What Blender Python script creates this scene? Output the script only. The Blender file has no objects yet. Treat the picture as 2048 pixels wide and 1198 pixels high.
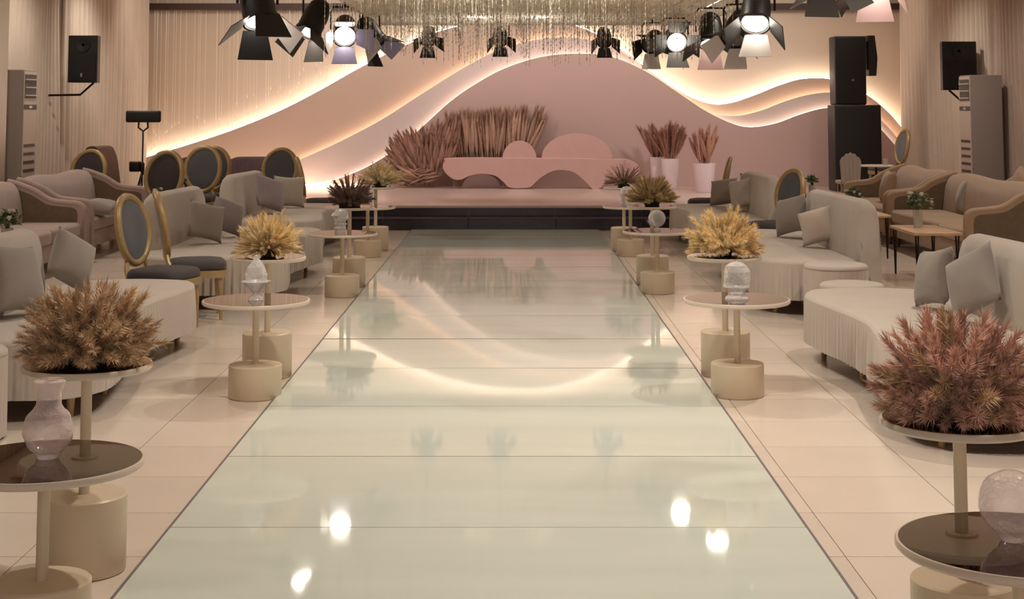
import bpy, bmesh, math, random
from math import sin, cos, pi, radians as R, atan2, sqrt
from mathutils import Vector, Matrix, noise

rng = random.Random(7)
C = bpy.context.scene.collection
sc = bpy.context.scene

# ------------------------------------------------------------------ camera
F, HC, PITCH = 3050.0, 1.75, R(5)
PYC = 212 - F*math.tan(PITCH)
cd = bpy.data.cameras.new('camera'); cam = bpy.data.objects.new('camera', cd); C.objects.link(cam)
cam.location = (0, -0.2, HC); cam.rotation_euler = (pi/2+PITCH, 0, 0)
cd.sensor_width = 36; cd.lens = F/2048*36
cd.shift_y = -(599-PYC)/2048; cd.shift_x = 0.0
cd.clip_end = 200
sc.camera = cam

# ------------------------------------------------------------------ world, exposure, lights
w = bpy.data.worlds.new('world'); sc.world = w; w.use_nodes = True
w.node_tree.nodes['Background'].inputs[0].default_value = (1.0, .90, .84, 1)
w.node_tree.nodes['Background'].inputs[1].default_value = 0.66
sc.view_settings.view_transform = 'Standard'; sc.view_settings.look = 'None'
sc.view_settings.exposure = 0.18; sc.view_settings.gamma = 1
WARM = (1.0, .90, .78); PINK = (1.0, .89, .87)
def spot(loc, to, power, col=WARM, ang=100, blend=.5, rad=.04):
    l = bpy.data.lights.new('spot_light', 'SPOT'); l.energy = power; l.color = col
    l.spot_size = R(ang); l.spot_blend = blend; l.shadow_soft_size = rad
    o = bpy.data.objects.new('spot_light', l); C.objects.link(o); o.location = loc
    o.rotation_euler = (Vector(to)-Vector(loc)).to_track_quat('-Z', 'Y').to_euler()
def area(loc, to, power, col, sx, sy):
    l = bpy.data.lights.new('area_light', 'AREA'); l.energy = power; l.color = col
    l.shape = 'RECTANGLE'; l.size = sx; l.size_y = sy
    o = bpy.data.objects.new('area_light', l); C.objects.link(o); o.location = loc
    o.rotation_euler = (Vector(to)-Vector(loc)).to_track_quat('-Z', 'Y').to_euler()
CEIL = 4.0
DOWN = []                                   # recessed downlights: (x, y, power); lounge rows and stage-end one are added fill
for x, y, p in ((-3.0, 5.6, 40), (-3.0, 9.8, 100), (-3.0, 14.8, 60), (3.0, 5.2, 230), (3.0, 9.6, 210), (3.0, 14.6, 100),
                (-.4, 7.0, 130), (.3, 6.6, 230), (-.4, 11.3, 160), (.3, 11.2, 170), (-.4, 16.4, 85), (.3, 16.4, 85), (-1.3, 19.4, 60),  # last one is an added fill light for the pale yellow arrangement
                *[(q*5.55, yy, 135) for q in (-1, 1) for yy in (13.2, 16.4, 19.6, 22.8)]):  # side rows are added fill lights that lift the dim lounge and curtains
    DOWN.append((x, y)); spot((x, y, CEIL-.06), (x, y, 0), p*1.0, WARM, 110 if abs(x) < 5 else 150, .6 if abs(x) < 5 else 1, .05)
# stage wash: the lamps hung over the end of the aisle point at the stage
for x, tx in ((-1.1, -2.0), (-.15, 0), (1.18, 2.2)):
    spot((x, 19.75, 2.62), (tx, 27.2, 1.5), 370, PINK, 95, .8, .08)
spot((-3.5, 21.5, 3.9), (-2.2, 26.6, .33), 260, PINK, 85, .8, .15)
spot((3.5, 21.5, 3.9), (2.2, 26.6, .33), 260, PINK, 85, .8, .15)
area((0, 25.4, 3.9), (0, 27.6, 1.2), 110, (1, .91, .82), 12, .6)

# ------------------------------------------------------------------ helpers
def W(px, py, y):
    d = Vector((0, cos(PITCH), sin(PITCH))) + Vector((1, 0, 0))*((px-1024)/F) + Vector((0, -sin(PITCH), cos(PITCH)))*(-(py-PYC)/F)
    t = (y+.2)/d.y
    return Vector((0, -.2, HC)) + d*t
def XP(px, d):                                # x of a picture column at depth d
    return (px-1025)/3050*d

def tag(o, label=None, cat=None, group=None, kind=None):
    if label: o['label'] = label
    if cat: o['category'] = cat
    if group: o['group'] = group
    if kind: o['kind'] = kind
    return o
def empty(name, loc=(0, 0, 0), rz=0, label=None, cat=None, group=None, kind=None):
    o = bpy.data.objects.new(name, None); C.objects.link(o); o.location = loc; o.rotation_euler = (0, 0, rz)
    o.empty_display_size = .1
    return tag(o, label, cat, group, kind)
def copy_tree(o, parent=None, first=True):
    c = o.copy(); C.objects.link(c)
    if parent: c.parent = parent
    for ch in list(o.children): copy_tree(ch, c, False)
    return c

class MB:
    def __init__(s): s.v = []; s.f = []
    def add(s, vs, fs, M=None):
        b = len(s.v)
        s.v += [tuple(M @ Vector(q)) for q in vs] if M is not None else [tuple(q) for q in vs]
        s.f += [tuple(b+i for i in f) for f in fs]; return s
    def box(s, x0, x1, y0, y1, z0, z1, M=None, bev=0):
        if bev <= 0:
            vs = [(x, y, z) for z in (z0, z1) for y in (y0, y1) for x in (x0, x1)]
            return s.add(vs, [(0, 2, 3, 1), (4, 5, 7, 6), (0, 1, 5, 4), (2, 6, 7, 3), (0, 4, 6, 2), (1, 3, 7, 5)], M)
        bm = bmesh.new(); bmesh.ops.create_cube(bm, size=1)
        for q in bm.verts: q.co = Vector(((x0+x1)/2+q.co.x*(x1-x0), (y0+y1)/2+q.co.y*(y1-y0), (z0+z1)/2+q.co.z*(z1-z0)))
        bmesh.ops.bevel(bm, geom=bm.edges[:], offset=bev, segments=3, profile=.5, affect='EDGES')
        bm.verts.index_update()
        vs = [q.co[:] for q in bm.verts]; fs = [[q.index for q in f.verts] for f in bm.faces]; bm.free()
        return s.add(vs, fs, M)
    def lathe(s, prof, n=24, M=None, sx=1, sy=1):
        vs = []; fs = []; m = len(prof)
        for r, z in prof:
            for i in range(n):
                a = 2*pi*i/n; vs.append((r*cos(a)*sx, r*sin(a)*sy, z))
        for j in range(m-1):
            for i in range(n):
                k = (i+1) % n; fs.append((j*n+i, j*n+k, (j+1)*n+k, (j+1)*n+i))
        if prof[0][0] > 1e-6: fs.append(tuple(range(n-1, -1, -1)))
        if prof[-1][0] > 1e-6: fs.append(tuple((m-1)*n+i for i in range(n)))
        return s.add(vs, fs, M)
    def tube(s, pts, r, n=8, closed=False, M=None):
        pts = [Vector(p) for p in pts]; m = len(pts); vs = []; fs = []
        rs = r if isinstance(r, (list, tuple)) else [r]*m
        up = None
        for i, p in enumerate(pts):
            a = pts[(i-1) % m] if (closed or i > 0) else p; b = pts[(i+1) % m] if (closed or i < m-1) else p
            t = (b-a); t = t.normalized() if t.length > 1e-9 else Vector((0, 0, 1))
            if up is None: up = Vector((0, 0, 1)) if abs(t.z) < .9 else Vector((1, 0, 0))
            u = (up - t*up.dot(t)); u = u.normalized() if u.length > 1e-6 else t.orthogonal().normalized()
            up = u; q = t.cross(u)
            for k in range(n):
                an = 2*pi*k/n; vs.append(p+(u*cos(an)+q*sin(an))*rs[i])
        for j in range(m if closed else m-1):
            for k in range(n):
                l = (k+1) % n; jj = (j+1) % m; fs.append((j*n+k, j*n+l, jj*n+l, jj*n+k))
        if not closed: fs += [tuple(range(n-1, -1, -1)), tuple((m-1)*n+k for k in range(n))]
        return s.add(vs, fs, M)
    def prism(s, poly, d0, d1, axis='y', M=None):   # poly of (a,b); axis y -> (a,d,b); axis x -> (d,a,b); z -> (a,b,d)
        f = {'y': lambda a, b, d: (a, d, b), 'x': lambda a, b, d: (d, a, b), 'z': lambda a, b, d: (a, b, d)}[axis]
        n = len(poly); vs = [f(a, b, d0) for a, b in poly]+[f(a, b, d1) for a, b in poly]
        fs = [tuple(range(n)), tuple(range(2*n-1, n-1, -1))]+[(i, n+i, n+(i+1) % n, (i+1) % n) for i in range(n)]
        return s.add(vs, fs, M)
    def build(s, name, m, parent=None, smooth=40, kind=None, label=None):
        me = bpy.data.meshes.new(name); me.from_pydata(s.v, [], s.f)
        bm = bmesh.new(); bm.from_mesh(me); bmesh.ops.recalc_face_normals(bm, faces=bm.faces[:]); bm.to_mesh(me); bm.free()
        if smooth:
            me.shade_smooth(); me.set_sharp_from_angle(angle=R(smooth))
        me.materials.append(m)
        o = bpy.data.objects.new(name, me); C.objects.link(o)
        if parent: o.parent = parent
        if kind: o['kind'] = kind
        if label: o['label'] = label
        return o
def link_mesh(name, me, parent, M):
    o = bpy.data.objects.new(name, me); C.objects.link(o); o.parent = parent; o.matrix_local = M; return o
def crom(pts, per=12, closed=False):
    n = len(pts); out = []
    for i in range(n if closed else n-1):
        g = lambda k: Vector(pts[k % n]) if closed else Vector(pts[min(max(k, 0), n-1)])
        p0, p1, p2, p3 = g(i-1), g(i), g(i+1), g(i+2)
        for j in range(per):
            t = j/per
            out.append(.5*((2*p1)+(p2-p0)*t+(2*p0-5*p1+4*p2-p3)*t*t+(3*p1-p0-3*p2+p3)*t**3))
    if not closed: out.append(Vector(pts[-1]))
    return out

# ------------------------------------------------------------------ materials
def srgb(c):
    return tuple(((x/255)/12.92 if x/255 <= .04045 else ((x/255+.055)/1.055)**2.4) for x in c)
def mat(name, c, rough=.6, metal=0, coat=0, var=0, vscale=6, bump=0, bscale=60, sheen=0, emis=None, estr=0, trans=0, ior=1.5, objvar=0, stretch=None, spec=None, bdist=.01):
    m = bpy.data.materials.new(name); m.use_nodes = True; nt = m.node_tree; b = nt.nodes['Principled BSDF']
    c = srgb(c); I = b.inputs
    I['Base Color'].default_value = (*c, 1); I['Roughness'].default_value = rough; I['Metallic'].default_value = metal
    I['Coat Weight'].default_value = coat; I['Coat Roughness'].default_value = .04
    I['Sheen Weight'].default_value = sheen; I['IOR'].default_value = ior; I['Transmission Weight'].default_value = trans
    if spec is not None: I['Specular IOR Level'].default_value = spec
    if emis: I['Emission Color'].default_value = (*srgb(emis), 1); I['Emission Strength'].default_value = estr
    tc = nt.nodes.new('ShaderNodeTexCoord'); src = tc.outputs['Object']
    if stretch:
        mp = nt.nodes.new('ShaderNodeMapping'); mp.inputs['Scale'].default_value = stretch
        nt.links.new(src, mp.inputs['Vector']); src = mp.outputs['Vector']
    if var or objvar:
        hs = nt.nodes.new('ShaderNodeHueSaturation'); hs.inputs['Color'].default_value = (*c, 1)
        last = None
        if var:
            nz = nt.nodes.new('ShaderNodeTexNoise'); nz.inputs['Scale'].default_value = vscale; nz.inputs['Detail'].default_value = 5
            nt.links.new(src, nz.inputs['Vector'])
            mr = nt.nodes.new('ShaderNodeMapRange'); mr.inputs['From Min'].default_value = .3; mr.inputs['From Max'].default_value = .7
            mr.inputs['To Min'].default_value = 1-var; mr.inputs['To Max'].default_value = 1+var
            nt.links.new(nz.outputs['Fac'], mr.inputs['Value']); last = mr.outputs['Result']
        if objvar:
            oi = nt.nodes.new('ShaderNodeObjectInfo'); m2 = nt.nodes.new('ShaderNodeMapRange')
            m2.inputs['To Min'].default_value = 1-objvar; m2.inputs['To Max'].default_value = 1+objvar
            nt.links.new(oi.outputs['Random'], m2.inputs['Value'])
            if last:
                mu = nt.nodes.new('ShaderNodeMath'); mu.operation = 'MULTIPLY'; nt.links.new(last, mu.inputs[0]); nt.links.new(m2.outputs['Result'], mu.inputs[1]); last = mu.outputs[0]
            else: last = m2.outputs['Result']
        nt.links.new(last, hs.inputs['Value']); nt.links.new(hs.outputs['Color'], I['Base Color'])
    if bump:
        nb = nt.nodes.new('ShaderNodeTexNoise'); nb.inputs['Scale'].default_value = bscale; nb.inputs['Detail'].default_value = 3
        nt.links.new(src, nb.inputs['Vector'])
        bp = nt.nodes.new('ShaderNodeBump'); bp.inputs['Strength'].default_value = bump; bp.inputs['Distance'].default_value = bdist
        nt.links.new(nb.outputs['Fac'], bp.inputs['Height']); nt.links.new(bp.outputs['Normal'], I['Normal'])
    return m
M = {}
M['tile'] = mat('floor_tile', (216, 202, 188), .16, var=.04, vscale=1.2, objvar=.025, bump=.04, bscale=3, spec=.5)
M['grout'] = mat('grout', (150, 128, 108), .7)
M['glass_panel'] = mat('aisle_glass', (206, 212, 202), .042, var=.04, vscale=1.5, stretch=(.4, 2.5, 1), spec=.3)
M['glass_edge'] = mat('aisle_edge', (110, 105, 108), .4)
M['wall'] = mat('side_wall', (190, 160, 135), .7, var=.05)
M['wall_up'] = mat('back_wall', (224, 206, 186), .42, var=.03, vscale=.8)
M['ceil'] = mat('ceiling', (205, 185, 165), .8, var=.03)
M['wave1'] = mat('wave_tan', (198, 172, 156), .6, var=.03, vscale=.7)
M['wave2'] = mat('wave_mauve_light', (208, 190, 186), .6, var=.02, vscale=.7)
M['wave3'] = mat('wave_rose', (192, 164, 157), .6, var=.02, vscale=.7)
M['led'] = mat('led', (255, 230, 190), .5, emis=(255, 240, 222), estr=20)
M['led2'] = mat('led_soft', (255, 220, 170), .5, emis=(255, 228, 190), estr=11)
M['led3'] = mat('led_faint', (255, 220, 180), .5, emis=(255, 234, 206), estr=7)
M['beam'] = mat('dark_beam', (62, 38, 28), .5, var=.1)
M['stage'] = mat('stage_floor', (214, 192, 184), .22, var=.02)
M['marble'] = mat('black_marble', (40, 32, 40), .18, var=.5, vscale=3, stretch=(.6, 2, 4))
M['edge'] = mat('step_edge', (84, 76, 88), .25)
M['curtain'] = mat('curtain_fabric', (214, 198, 182), .85, sheen=.2, var=.05, vscale=2, bump=.1, bscale=200)
M['curtain_r'] = mat('curtain_fabric_rose', (190, 168, 156), .85, sheen=.2, var=.05, vscale=2, bump=.1, bscale=200)
M['cream_paint'] = mat('cream_lacquer', (212, 194, 168), .38, var=.02)
M['cream_rim'] = mat('cream_rim', (216, 202, 186), .35)
M['mirror'] = mat('dark_mirror', (118, 100, 90), .02, metal=1.0)
M['linen'] = mat('linen_slipcover', (184, 173, 162), .9, sheen=.3, var=.04, vscale=3, bump=.25, bscale=260, bdist=.003)
M['linen_grey'] = mat('linen_cushion', (148, 139, 131), .92, sheen=.3, var=.06, vscale=4, bump=.3, bscale=300, bdist=.003)
M['linen_light'] = mat('linen_cushion_light', (206, 194, 182), .92, sheen=.3, var=.04, vscale=4, bump=.3, bscale=300, bdist=.003)
M['linen_mauve'] = mat('linen_cushion_mauve', (146, 134, 136), .92, sheen=.3, var=.08, vscale=5, bump=.3, bscale=300, bdist=.003)
M['gold'] = mat('gold_wood', (168, 142, 98), .38, metal=.2, var=.15, vscale=8, bump=.2, bscale=40)
M['grey_up'] = mat('grey_upholstery', (76, 76, 82), .7, sheen=.4, var=.06, bump=.2, bscale=200)
M['seat_dark'] = mat('seat_dark', (62, 56, 58), .75, sheen=.1, var=.06)
M['dark_up'] = mat('dark_upholstery', (52, 40, 40), .75, sheen=.3, var=.1)
M['rose_up'] = mat('rose_upholstery', (162, 140, 132), .85, sheen=.3, var=.05, bump=.2, bscale=150)
M['tan_up'] = mat('tan_upholstery', (160, 132, 106), .85, sheen=.3, var=.05, bump=.2, bscale=150)
M['arm_in'] = mat('woven_brown_panel', (104, 86, 66), .7, var=.1, vscale=20, bump=.4, bscale=120)
M['brown_wood'] = mat('brown_wood', (92, 60, 42), .45, var=.2, vscale=6, stretch=(1, 1, 8))
M['black'] = mat('black_plastic', (16, 13, 13), .45, bump=.2, bscale=200)
M['black_mesh'] = mat('black_grille', (10, 8, 9), .6, bump=.5, bscale=500)
M['steel'] = mat('steel', (170, 165, 160), .3, metal=1)
M['darkmetal'] = mat('dark_metal', (50, 42, 38), .35, metal=.9)
M['ac_white'] = mat('ac_white', (196, 180, 168), .4)
M['ac_side'] = mat('ac_side', (150, 138, 132), .5)
M['ac_dark'] = mat('ac_dark', (60, 50, 50), .5)
M['bench'] = mat('bench_pink', (204, 168, 160), .6, var=.03)
M['vase'] = mat('white_vase', (240, 224, 226), .35)
M['crystal'] = mat('crystal', (255, 252, 252), .03, trans=.86, ior=1.45, coat=1, bump=1, bscale=40, bdist=.02)
M['crystal_pink'] = mat('crystal_pink', (250, 232, 230), .03, trans=.88, ior=1.45, coat=1, bump=.9, bscale=50, bdist=.012)
for k_, lo_, hi_ in (('crystal', .24, .92), ('crystal_pink', .30, .85)):   # thin walled glass: clear where faced, whiter toward the rims
    nt_ = M[k_].node_tree; pb_ = nt_.nodes['Principled BSDF']; pb_.inputs['Transmission Weight'].default_value = 0; pb_.inputs['Roughness'].default_value = .05
    pb_.inputs['Specular IOR Level'].default_value = 1.0
    lw_ = nt_.nodes.new('ShaderNodeLayerWeight'); lw_.inputs['Blend'].default_value = .45
    b_ = nt_.nodes.new('ShaderNodeMapRange'); b_.inputs['To Min'].default_value = lo_; b_.inputs['To Max'].default_value = hi_
    tr_ = nt_.nodes.new('ShaderNodeBsdfTransparent'); mx_ = nt_.nodes.new('ShaderNodeMixShader')
    nt_.links.new(lw_.outputs['Facing'], b_.inputs['Value']); nt_.links.new(b_.outputs['Result'], mx_.inputs['Fac'])
    nt_.links.new(tr_.outputs['BSDF'], mx_.inputs[1]); nt_.links.new(pb_.outputs['BSDF'], mx_.inputs[2])
    nt_.links.new(mx_.outputs['Shader'], nt_.nodes['Material Output'].inputs['Surface'])
M['strand'] = mat('crystal_strand', (238, 230, 216), .2, metal=.3, objvar=.3)
M['bead'] = mat('clear_bead', (255, 246, 228), .12, spec=.9)
M['foliage'] = mat('dark_foliage', (56, 66, 48), .6, var=.35, vscale=30)
M['leaf'] = mat('green_leaf', (70, 86, 48), .55, var=.3, vscale=20)
M['petal'] = mat('white_petal', (236, 228, 214), .6)
for k, c in dict(tan=(204, 174, 140), rust=(212, 172, 154), gold=(240, 214, 164), brown=(138, 112, 98), olive=(190, 166, 122), cream=(244, 228, 190),
                 reddish=(170, 134, 114), spear=(160, 122, 104), wheat=(180, 144, 124), terracotta=(176, 130, 110)).items():
    M['pl_'+k] = mat('dried_'+k, c, .85, var=.12, vscale=25, objvar=.22)
M['lamp_black'] = mat('lamp_black', (13, 11, 11), .45)
M['lamp_white'] = mat('lit_door', (210, 200, 196), .4)
M['lamp_pink'] = mat('pink_door', (236, 200, 200), .4)
M['lamp_lilac'] = mat('lilac_door', (150, 142, 176), .4)
M['lamp_grey'] = mat('grey_door', (120, 116, 116), .4)
M['lens'] = mat('lamp_lens', (255, 250, 240), .3, emis=(255, 244, 226), estr=14)
M['lens_off'] = mat('lamp_lens_dim', (90, 80, 78), .15)
M['wood_top'] = mat('light_wood_top', (196, 160, 124), .25, var=.1, vscale=8, stretch=(1, 6, 1))
M['glassware'] = mat('frosted_glass', (230, 224, 214), .2, trans=.5, ior=1.3)
M['cover'] = mat('purple_cover', (70, 52, 52), .8, var=.2, vscale=5, bump=.5, bscale=12)

# ------------------------------------------------------------------ structure
XL, XR, YB = -6.72, 7.15, 27.75
MB().box(XL-.15, XR+.15, -3, YB+.2, -.12, -.006).build('floor_base', M['grout'], smooth=0)
floor = empty('floor', kind='structure')
bpy.data.objects['floor_base'].parent = floor; bpy.data.objects['floor_base'].name = 'screed'
T = .6415; GX = 1.300; GY = 5.92
tile_me = None; stuff = MB(); cells = []
for i in range(-13, 10):
    for j in range(-13, 35):
        x0 = GX+i*T; y0 = GY+j*T
        if x0+T < XL or x0 > XR or y0 > YB or y0+T < -2.9: continue
        cx, cy = x0+T/2, y0+T/2
        vis = cy > 4.3 and not (-1.4 < cx-T/2 and cx+T/2 < 1.3) and abs(cx)*3050/cy < 1090
        cells.append((0 if vis else 1, cy, cx, x0, y0))
cells.sort()
tb = MB(); g = .0022
tb.box(-T/2+g, T/2-g, -T/2+g, T/2-g, -.006, 0)
first = tb.build('tile', M['tile'], floor, smooth=0); tile_me = first.data
done = 0
for vis, cy, cx, x0, y0 in cells:
    if vis == 0 and done < 300:
        if done == 0: first.location = (cx, cy, 0)
        else:
            o = bpy.data.objects.new('tile', tile_me); C.objects.link(o); o.parent = floor; o.location = (cx, cy, 0)
        done += 1
    else:
        stuff.box(max(x0+g, XL), min(x0+T-g, XR), y0+g, y0+T-g, -.006, 0)
stuff.build('tiles', M['tile'], floor, smooth=0, kind='stuff')

tag(MB().box(XL-.15, XL, -3, YB+.2, 0, CEIL).build('wall_left', M['wall'], smooth=0), kind='structure')
tag(MB().box(XR, XR+.15, -3, YB+.2, 0, CEIL).build('wall_right', M['wall'], smooth=0), kind='structure')
wb = tag(MB().box(XL, XR, YB, YB+.15, 0, CEIL).build('wall_back', M['wall_up'], smooth=0), kind='structure')
ce = tag(MB().box(XL-.15, XR+.15, -3, YB+.2, CEIL, CEIL+.15).build('ceiling', M['ceil'], smooth=0), kind='structure')
tag(MB().box(XL, -6.10, 17.7, 18.3, 0, CEIL-.002, bev=.02).build('trim_1', M['cream_rim']), kind='structure')   # pale column
# dark beam across the back wall, ends sweeping up and outward
b = MB()
pL = W(285, 13, 27.5); pR = W(1815, 15, 27.5); hh = .055
def beamseg(a, c):
    a = Vector(a); c = Vector(c); n = 8
    pts = [a.lerp(c, i/n) for i in range(n+1)]
    return pts
for pts in ([Vector((pL.x, 27.5, pL.z)), Vector((pR.x, 27.5, pR.z-.01))],):
    b.box(pts[0].x, pts[1].x, 27.44, 27.72, pts[0].z-hh, pts[0].z+hh)
lf = crom([(pL.x, 27.5, pL.z-.02), (pL.x-.25, 26.6, pL.z+.0), (pL.x-.2, 25.2, pL.z+.12), (pL.x-.1, 24.0, pL.z+.2)], 8)
rf = crom([(pR.x, 27.5, pR.z-.02), (pR.x+.2, 26.6, pR.z+.03), (pR.x+.26, 25.4, pR.z+.10), (pR.x+.3, 24.2, pR.z+.16)], 8)
b.tube(lf, .06, 6); b.tube(rf, .06, 6)
tag(b.build('trim_2', M['beam'], smooth=30), kind='structure')

# curtains: pleated sheets hung along the side walls
def curtain(x, y0, y1, side, m, label, seed, amp=.045, pinch=0, wl=.17, z0=.02, z1=CEIL-.02):
    r = random.Random(seed); n = int((y1-y0)/wl*8); rows = 10; vs = []; fs = []
    ph = [r.uniform(-1, 1) for _ in range(400)]
    for j in range(rows+1):
        t = j/rows; z = z0+(z1-z0)*t
        for i in range(n+1):
            u = i/n; y = y0+(y1-y0)*u
            a = 2*pi*(y-y0)/wl+3.2*noise.noise(Vector((y*1.1, seed, t*.5)))
            A = amp*(.75+.9*noise.noise(Vector((y*1.6, seed*3., t*.8))))
            yy = y0+(y1-y0)*(.5+(u-.5)*(1-pinch*max(0, t-.45)**2*2))
            vs.append((x+side*(A*sin(a)+.05*noise.noise(Vector((y, seed, t*1.5)))), yy, z))
    for j in range(rows):
        for i in range(n): fs.append((j*(n+1)+i, j*(n+1)+i+1, (j+1)*(n+1)+i+1, (j+1)*(n+1)+i))
    o = MB().add(vs, fs).build('curtain', m, smooth=180); tag(o, label, 'curtain')
    sm = o.modifiers.new('solid', 'SOLIDIFY'); sm.thickness = .004
    return o
curtain(XL+.12, 24.9, 27.42, 1, M['curtain'], 'gathered cream curtain beside the wave wall at left, behind the tripod', 1, .06, 0, .24)
curtain(XL+.14, 22.1, 25.0, 1, M['curtain'], 'cream pleated curtain on left wall behind the hanging loudspeaker', 2, .055, 0, .22)
curtain(XL+.11, 18.45, 22.25, 1, M['curtain'], 'tightly pleated cream curtain behind the left air conditioner', 3, .035, 0, .16)
curtain(XR-.12, 24.8, 27.42, -1, M['curtain'], 'gathered cream curtain beside the wave wall at right, next to the speaker tower', 4, .06, 0, .24)
curtain(XR-.14, 22.0, 24.9, -1, M['curtain'], 'pleated cream curtain on right wall behind the hanging loudspeaker', 5, .055, 0, .22)
curtain(XR-.12, 16.4, 22.1, -1, M['curtain_r'], 'rose brown pleated curtain on right wall behind the air conditioner', 6, .035, 0, .17)

curtain(XL+.12, 6.0, 17.6, 1, M['curtain'], 'long cream curtain on the left wall before the pale column', 7, .05, 0, .24)
curtain(XR-.12, 5.0, 16.5, -1, M['curtain_r'], 'long rose brown curtain on the right wall, nearer part', 8, .05, 0, .24)

# ------------------------------------------------------------------ wave panels on the back wall
def wave(name, px, y, thick, m, ledm, led_in, label, led_rng=None, ledw=.012):
    pts = [W(a, b_, y) for a, b_ in px]
    cv = crom([(p.x, 0, p.z) for p in pts], 16)
    for p in cv: p.x = min(max(p.x, XL+.012), XR-.012)
    poly = [(p.x, p.z) for p in cv]+[(cv[-1].x, .332), (cv[0].x, .332)]
    root = empty(name, (0, 0, 0), 0, label, 'wall panel')
    # triangulated strips: column quads from edge down to the base
    n = len(cv); vs = []; fs = []
    for yy in (y, y+thick):
        for p in cv: vs.append((p.x, yy, p.z))
        for p in cv: vs.append((p.x, yy, .332))
    for i in range(n-1):
        fs.append((i, i+1, n+i+1, n+i)); fs.append((2*n+i, 3*n+i, 3*n+i+1, 2*n+i+1))
        fs.append((i, 2*n+i, 2*n+i+1, i+1)); fs.append((n+i, n+i+1, 3*n+i+1, 3*n+i))
    fs.append((0, n, 3*n, 2*n)); fs.append((n-1, 3*n-1, 4*n-1, 2*n-1))
    MB().add(vs, fs).build('panel', m, root, smooth=30)
    # led strip along the back of the rim
    lo, hi = led_rng or (-1e9, 1e9)
    l = []
    for i in range(n):
        a = cv[max(i-1, 0)]; c = cv[min(i+1, n-1)]; t = (c-a).normalized(); nn = Vector((-t.z, 0, t.x))
        if nn.z < 0: nn = -nn
        q = cv[i]+nn*led_in; q.y = y+thick+.035
        if lo <= q.x <= hi: l.append(q)
    MB().tube(l, ledw, 5).build('led_strip', ledm, root, smooth=60)
    return root
wave('wave_panel', [(268, 322), (300, 312), (380, 288), (470, 258), (560, 221), (640, 180), (720, 135), (800, 95), (880, 62), (960, 44), (1040, 37), (1110, 42), (1180, 62), (1250, 103),
                    (1310, 149), (1370, 188), (1420, 207), (1460, 206), (1510, 190), (1560, 170), (1610, 157), (1670, 160), (1730, 187), (1775, 222), (1815, 268), (1835, 290)],
     27.52, .05, M['wave1'], M['led'], .006, 'tan wave wall panel, rearmost layer with the brightest light strip on its edge', ledw=.013)
wave('wave_panel', [(500, 362), (560, 338), (605, 317), (680, 283), (760, 241), (840, 190), (920, 140), (990, 103), (1060, 82), (1120, 75), (1180, 80), (1240, 102), (1310, 154), (1370, 198),
                    (1420, 225), (1470, 232), (1520, 222), (1570, 203), (1620, 189), (1670, 186), (1720, 205), (1770, 248), (1815, 300), (1835, 325)],
     27.36, .05, M['wave2'], M['led2'], -.03, 'pale mauve wave wall panel, middle layer between the tan and the rose one')
wave('wave_panel', [(600, 371), (650, 364), (690, 352), (740, 330), (800, 292), (850, 248), (900, 203), (950, 168), (1010, 136), (1080, 114), (1150, 107), (1220, 113), (1290, 142), (1350, 181),
                    (1410, 221), (1460, 245), (1500, 254), (1550, 247), (1600, 229), (1650, 216), (1700, 217), (1745, 243), (1790, 290), (1835, 345)],
     27.20, .05, M['wave3'], M['led3'], -.008, 'rose pink wave wall panel, front layer behind the bench')
# base light strip along the foot of the waves, left side
o = MB().box(-6.3, -2.75, 27.12, 27.16, .335, .365).build('trim_3', M['led2'], smooth=0); tag(o, kind='structure')

# strings of clear beads hanging before the wall, left half
sc_root = empty('string_curtain', (0, 27.62, 0), 0, 'thin clear strings with beads hanging before the beige wall above the tan wave', 'string curtain')
edge = [(290, 315), (380, 288), (470, 258), (560, 221), (640, 180), (720, 135), (800, 95), (860, 68)]
rs = random.Random(3)
sm_, bm_ = MB(), MB()
strs = []
for k in range(96):
    px = rs.uniform(300, 850)
    for (a, b1), (c, d1) in zip(edge, edge[1:]):
        if a <= px <= c: ey = b1+(d1-b1)*(px-a)/(c-a)
    bot = ey-rs.uniform(8, 60); top = rs.choice((0, 1))
    p = W(px, bot, 27.62); strs.append((p.x, p.z))
for x, z in strs:
    zt = CEIL-.005; s_ = MB().tube([(x, 0, z), (x+rs.uniform(-.004, .004), 0, (z+zt)/2), (x, 0, zt)], .0032, 4)
    s_.lathe([(0, z-.05), (.013, z-.025), (.013, z+.01), (0, z+.03)], 6, Matrix.Translation((x, 0, 0)))
    s_.build('string', M['bead'], sc_root)

# ------------------------------------------------------------------ stage
SX0, SX1 = -5.74, 6.45
stage = empty('stage', (0, 21.9, 0), 0, 'low stage with pale pink top and dark stone steps', 'stage')
MB().box(SX0, SX1, 0, YB-21.9-.002, 0, .29).build('riser_block', M['stage'], stage, smooth=0)
MB().box(SX0, SX1, -.02, YB-21.9-.002, .29, .33, bev=.008).build('deck', M['stage'], stage)
x = -3.1
for k in range(5):                                             # stone slabs facing the risers, joints showing
    x1 = x+1.24
    MB().box(x+.003, x1-.003, -.32, -.014, 0, .155).build('step_slab', M['marble'], stage, smooth=0)
    MB().box(x+.003, x1-.003, -.33, -.014, .157, .172, bev=.004).build('step_tread', M['edge'], stage, smooth=30)
    MB().box(x+.003, x1-.003, -.013, -.001, .174, .318).build('riser_slab', M['marble'], stage, smooth=0)
    x = x1

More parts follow.
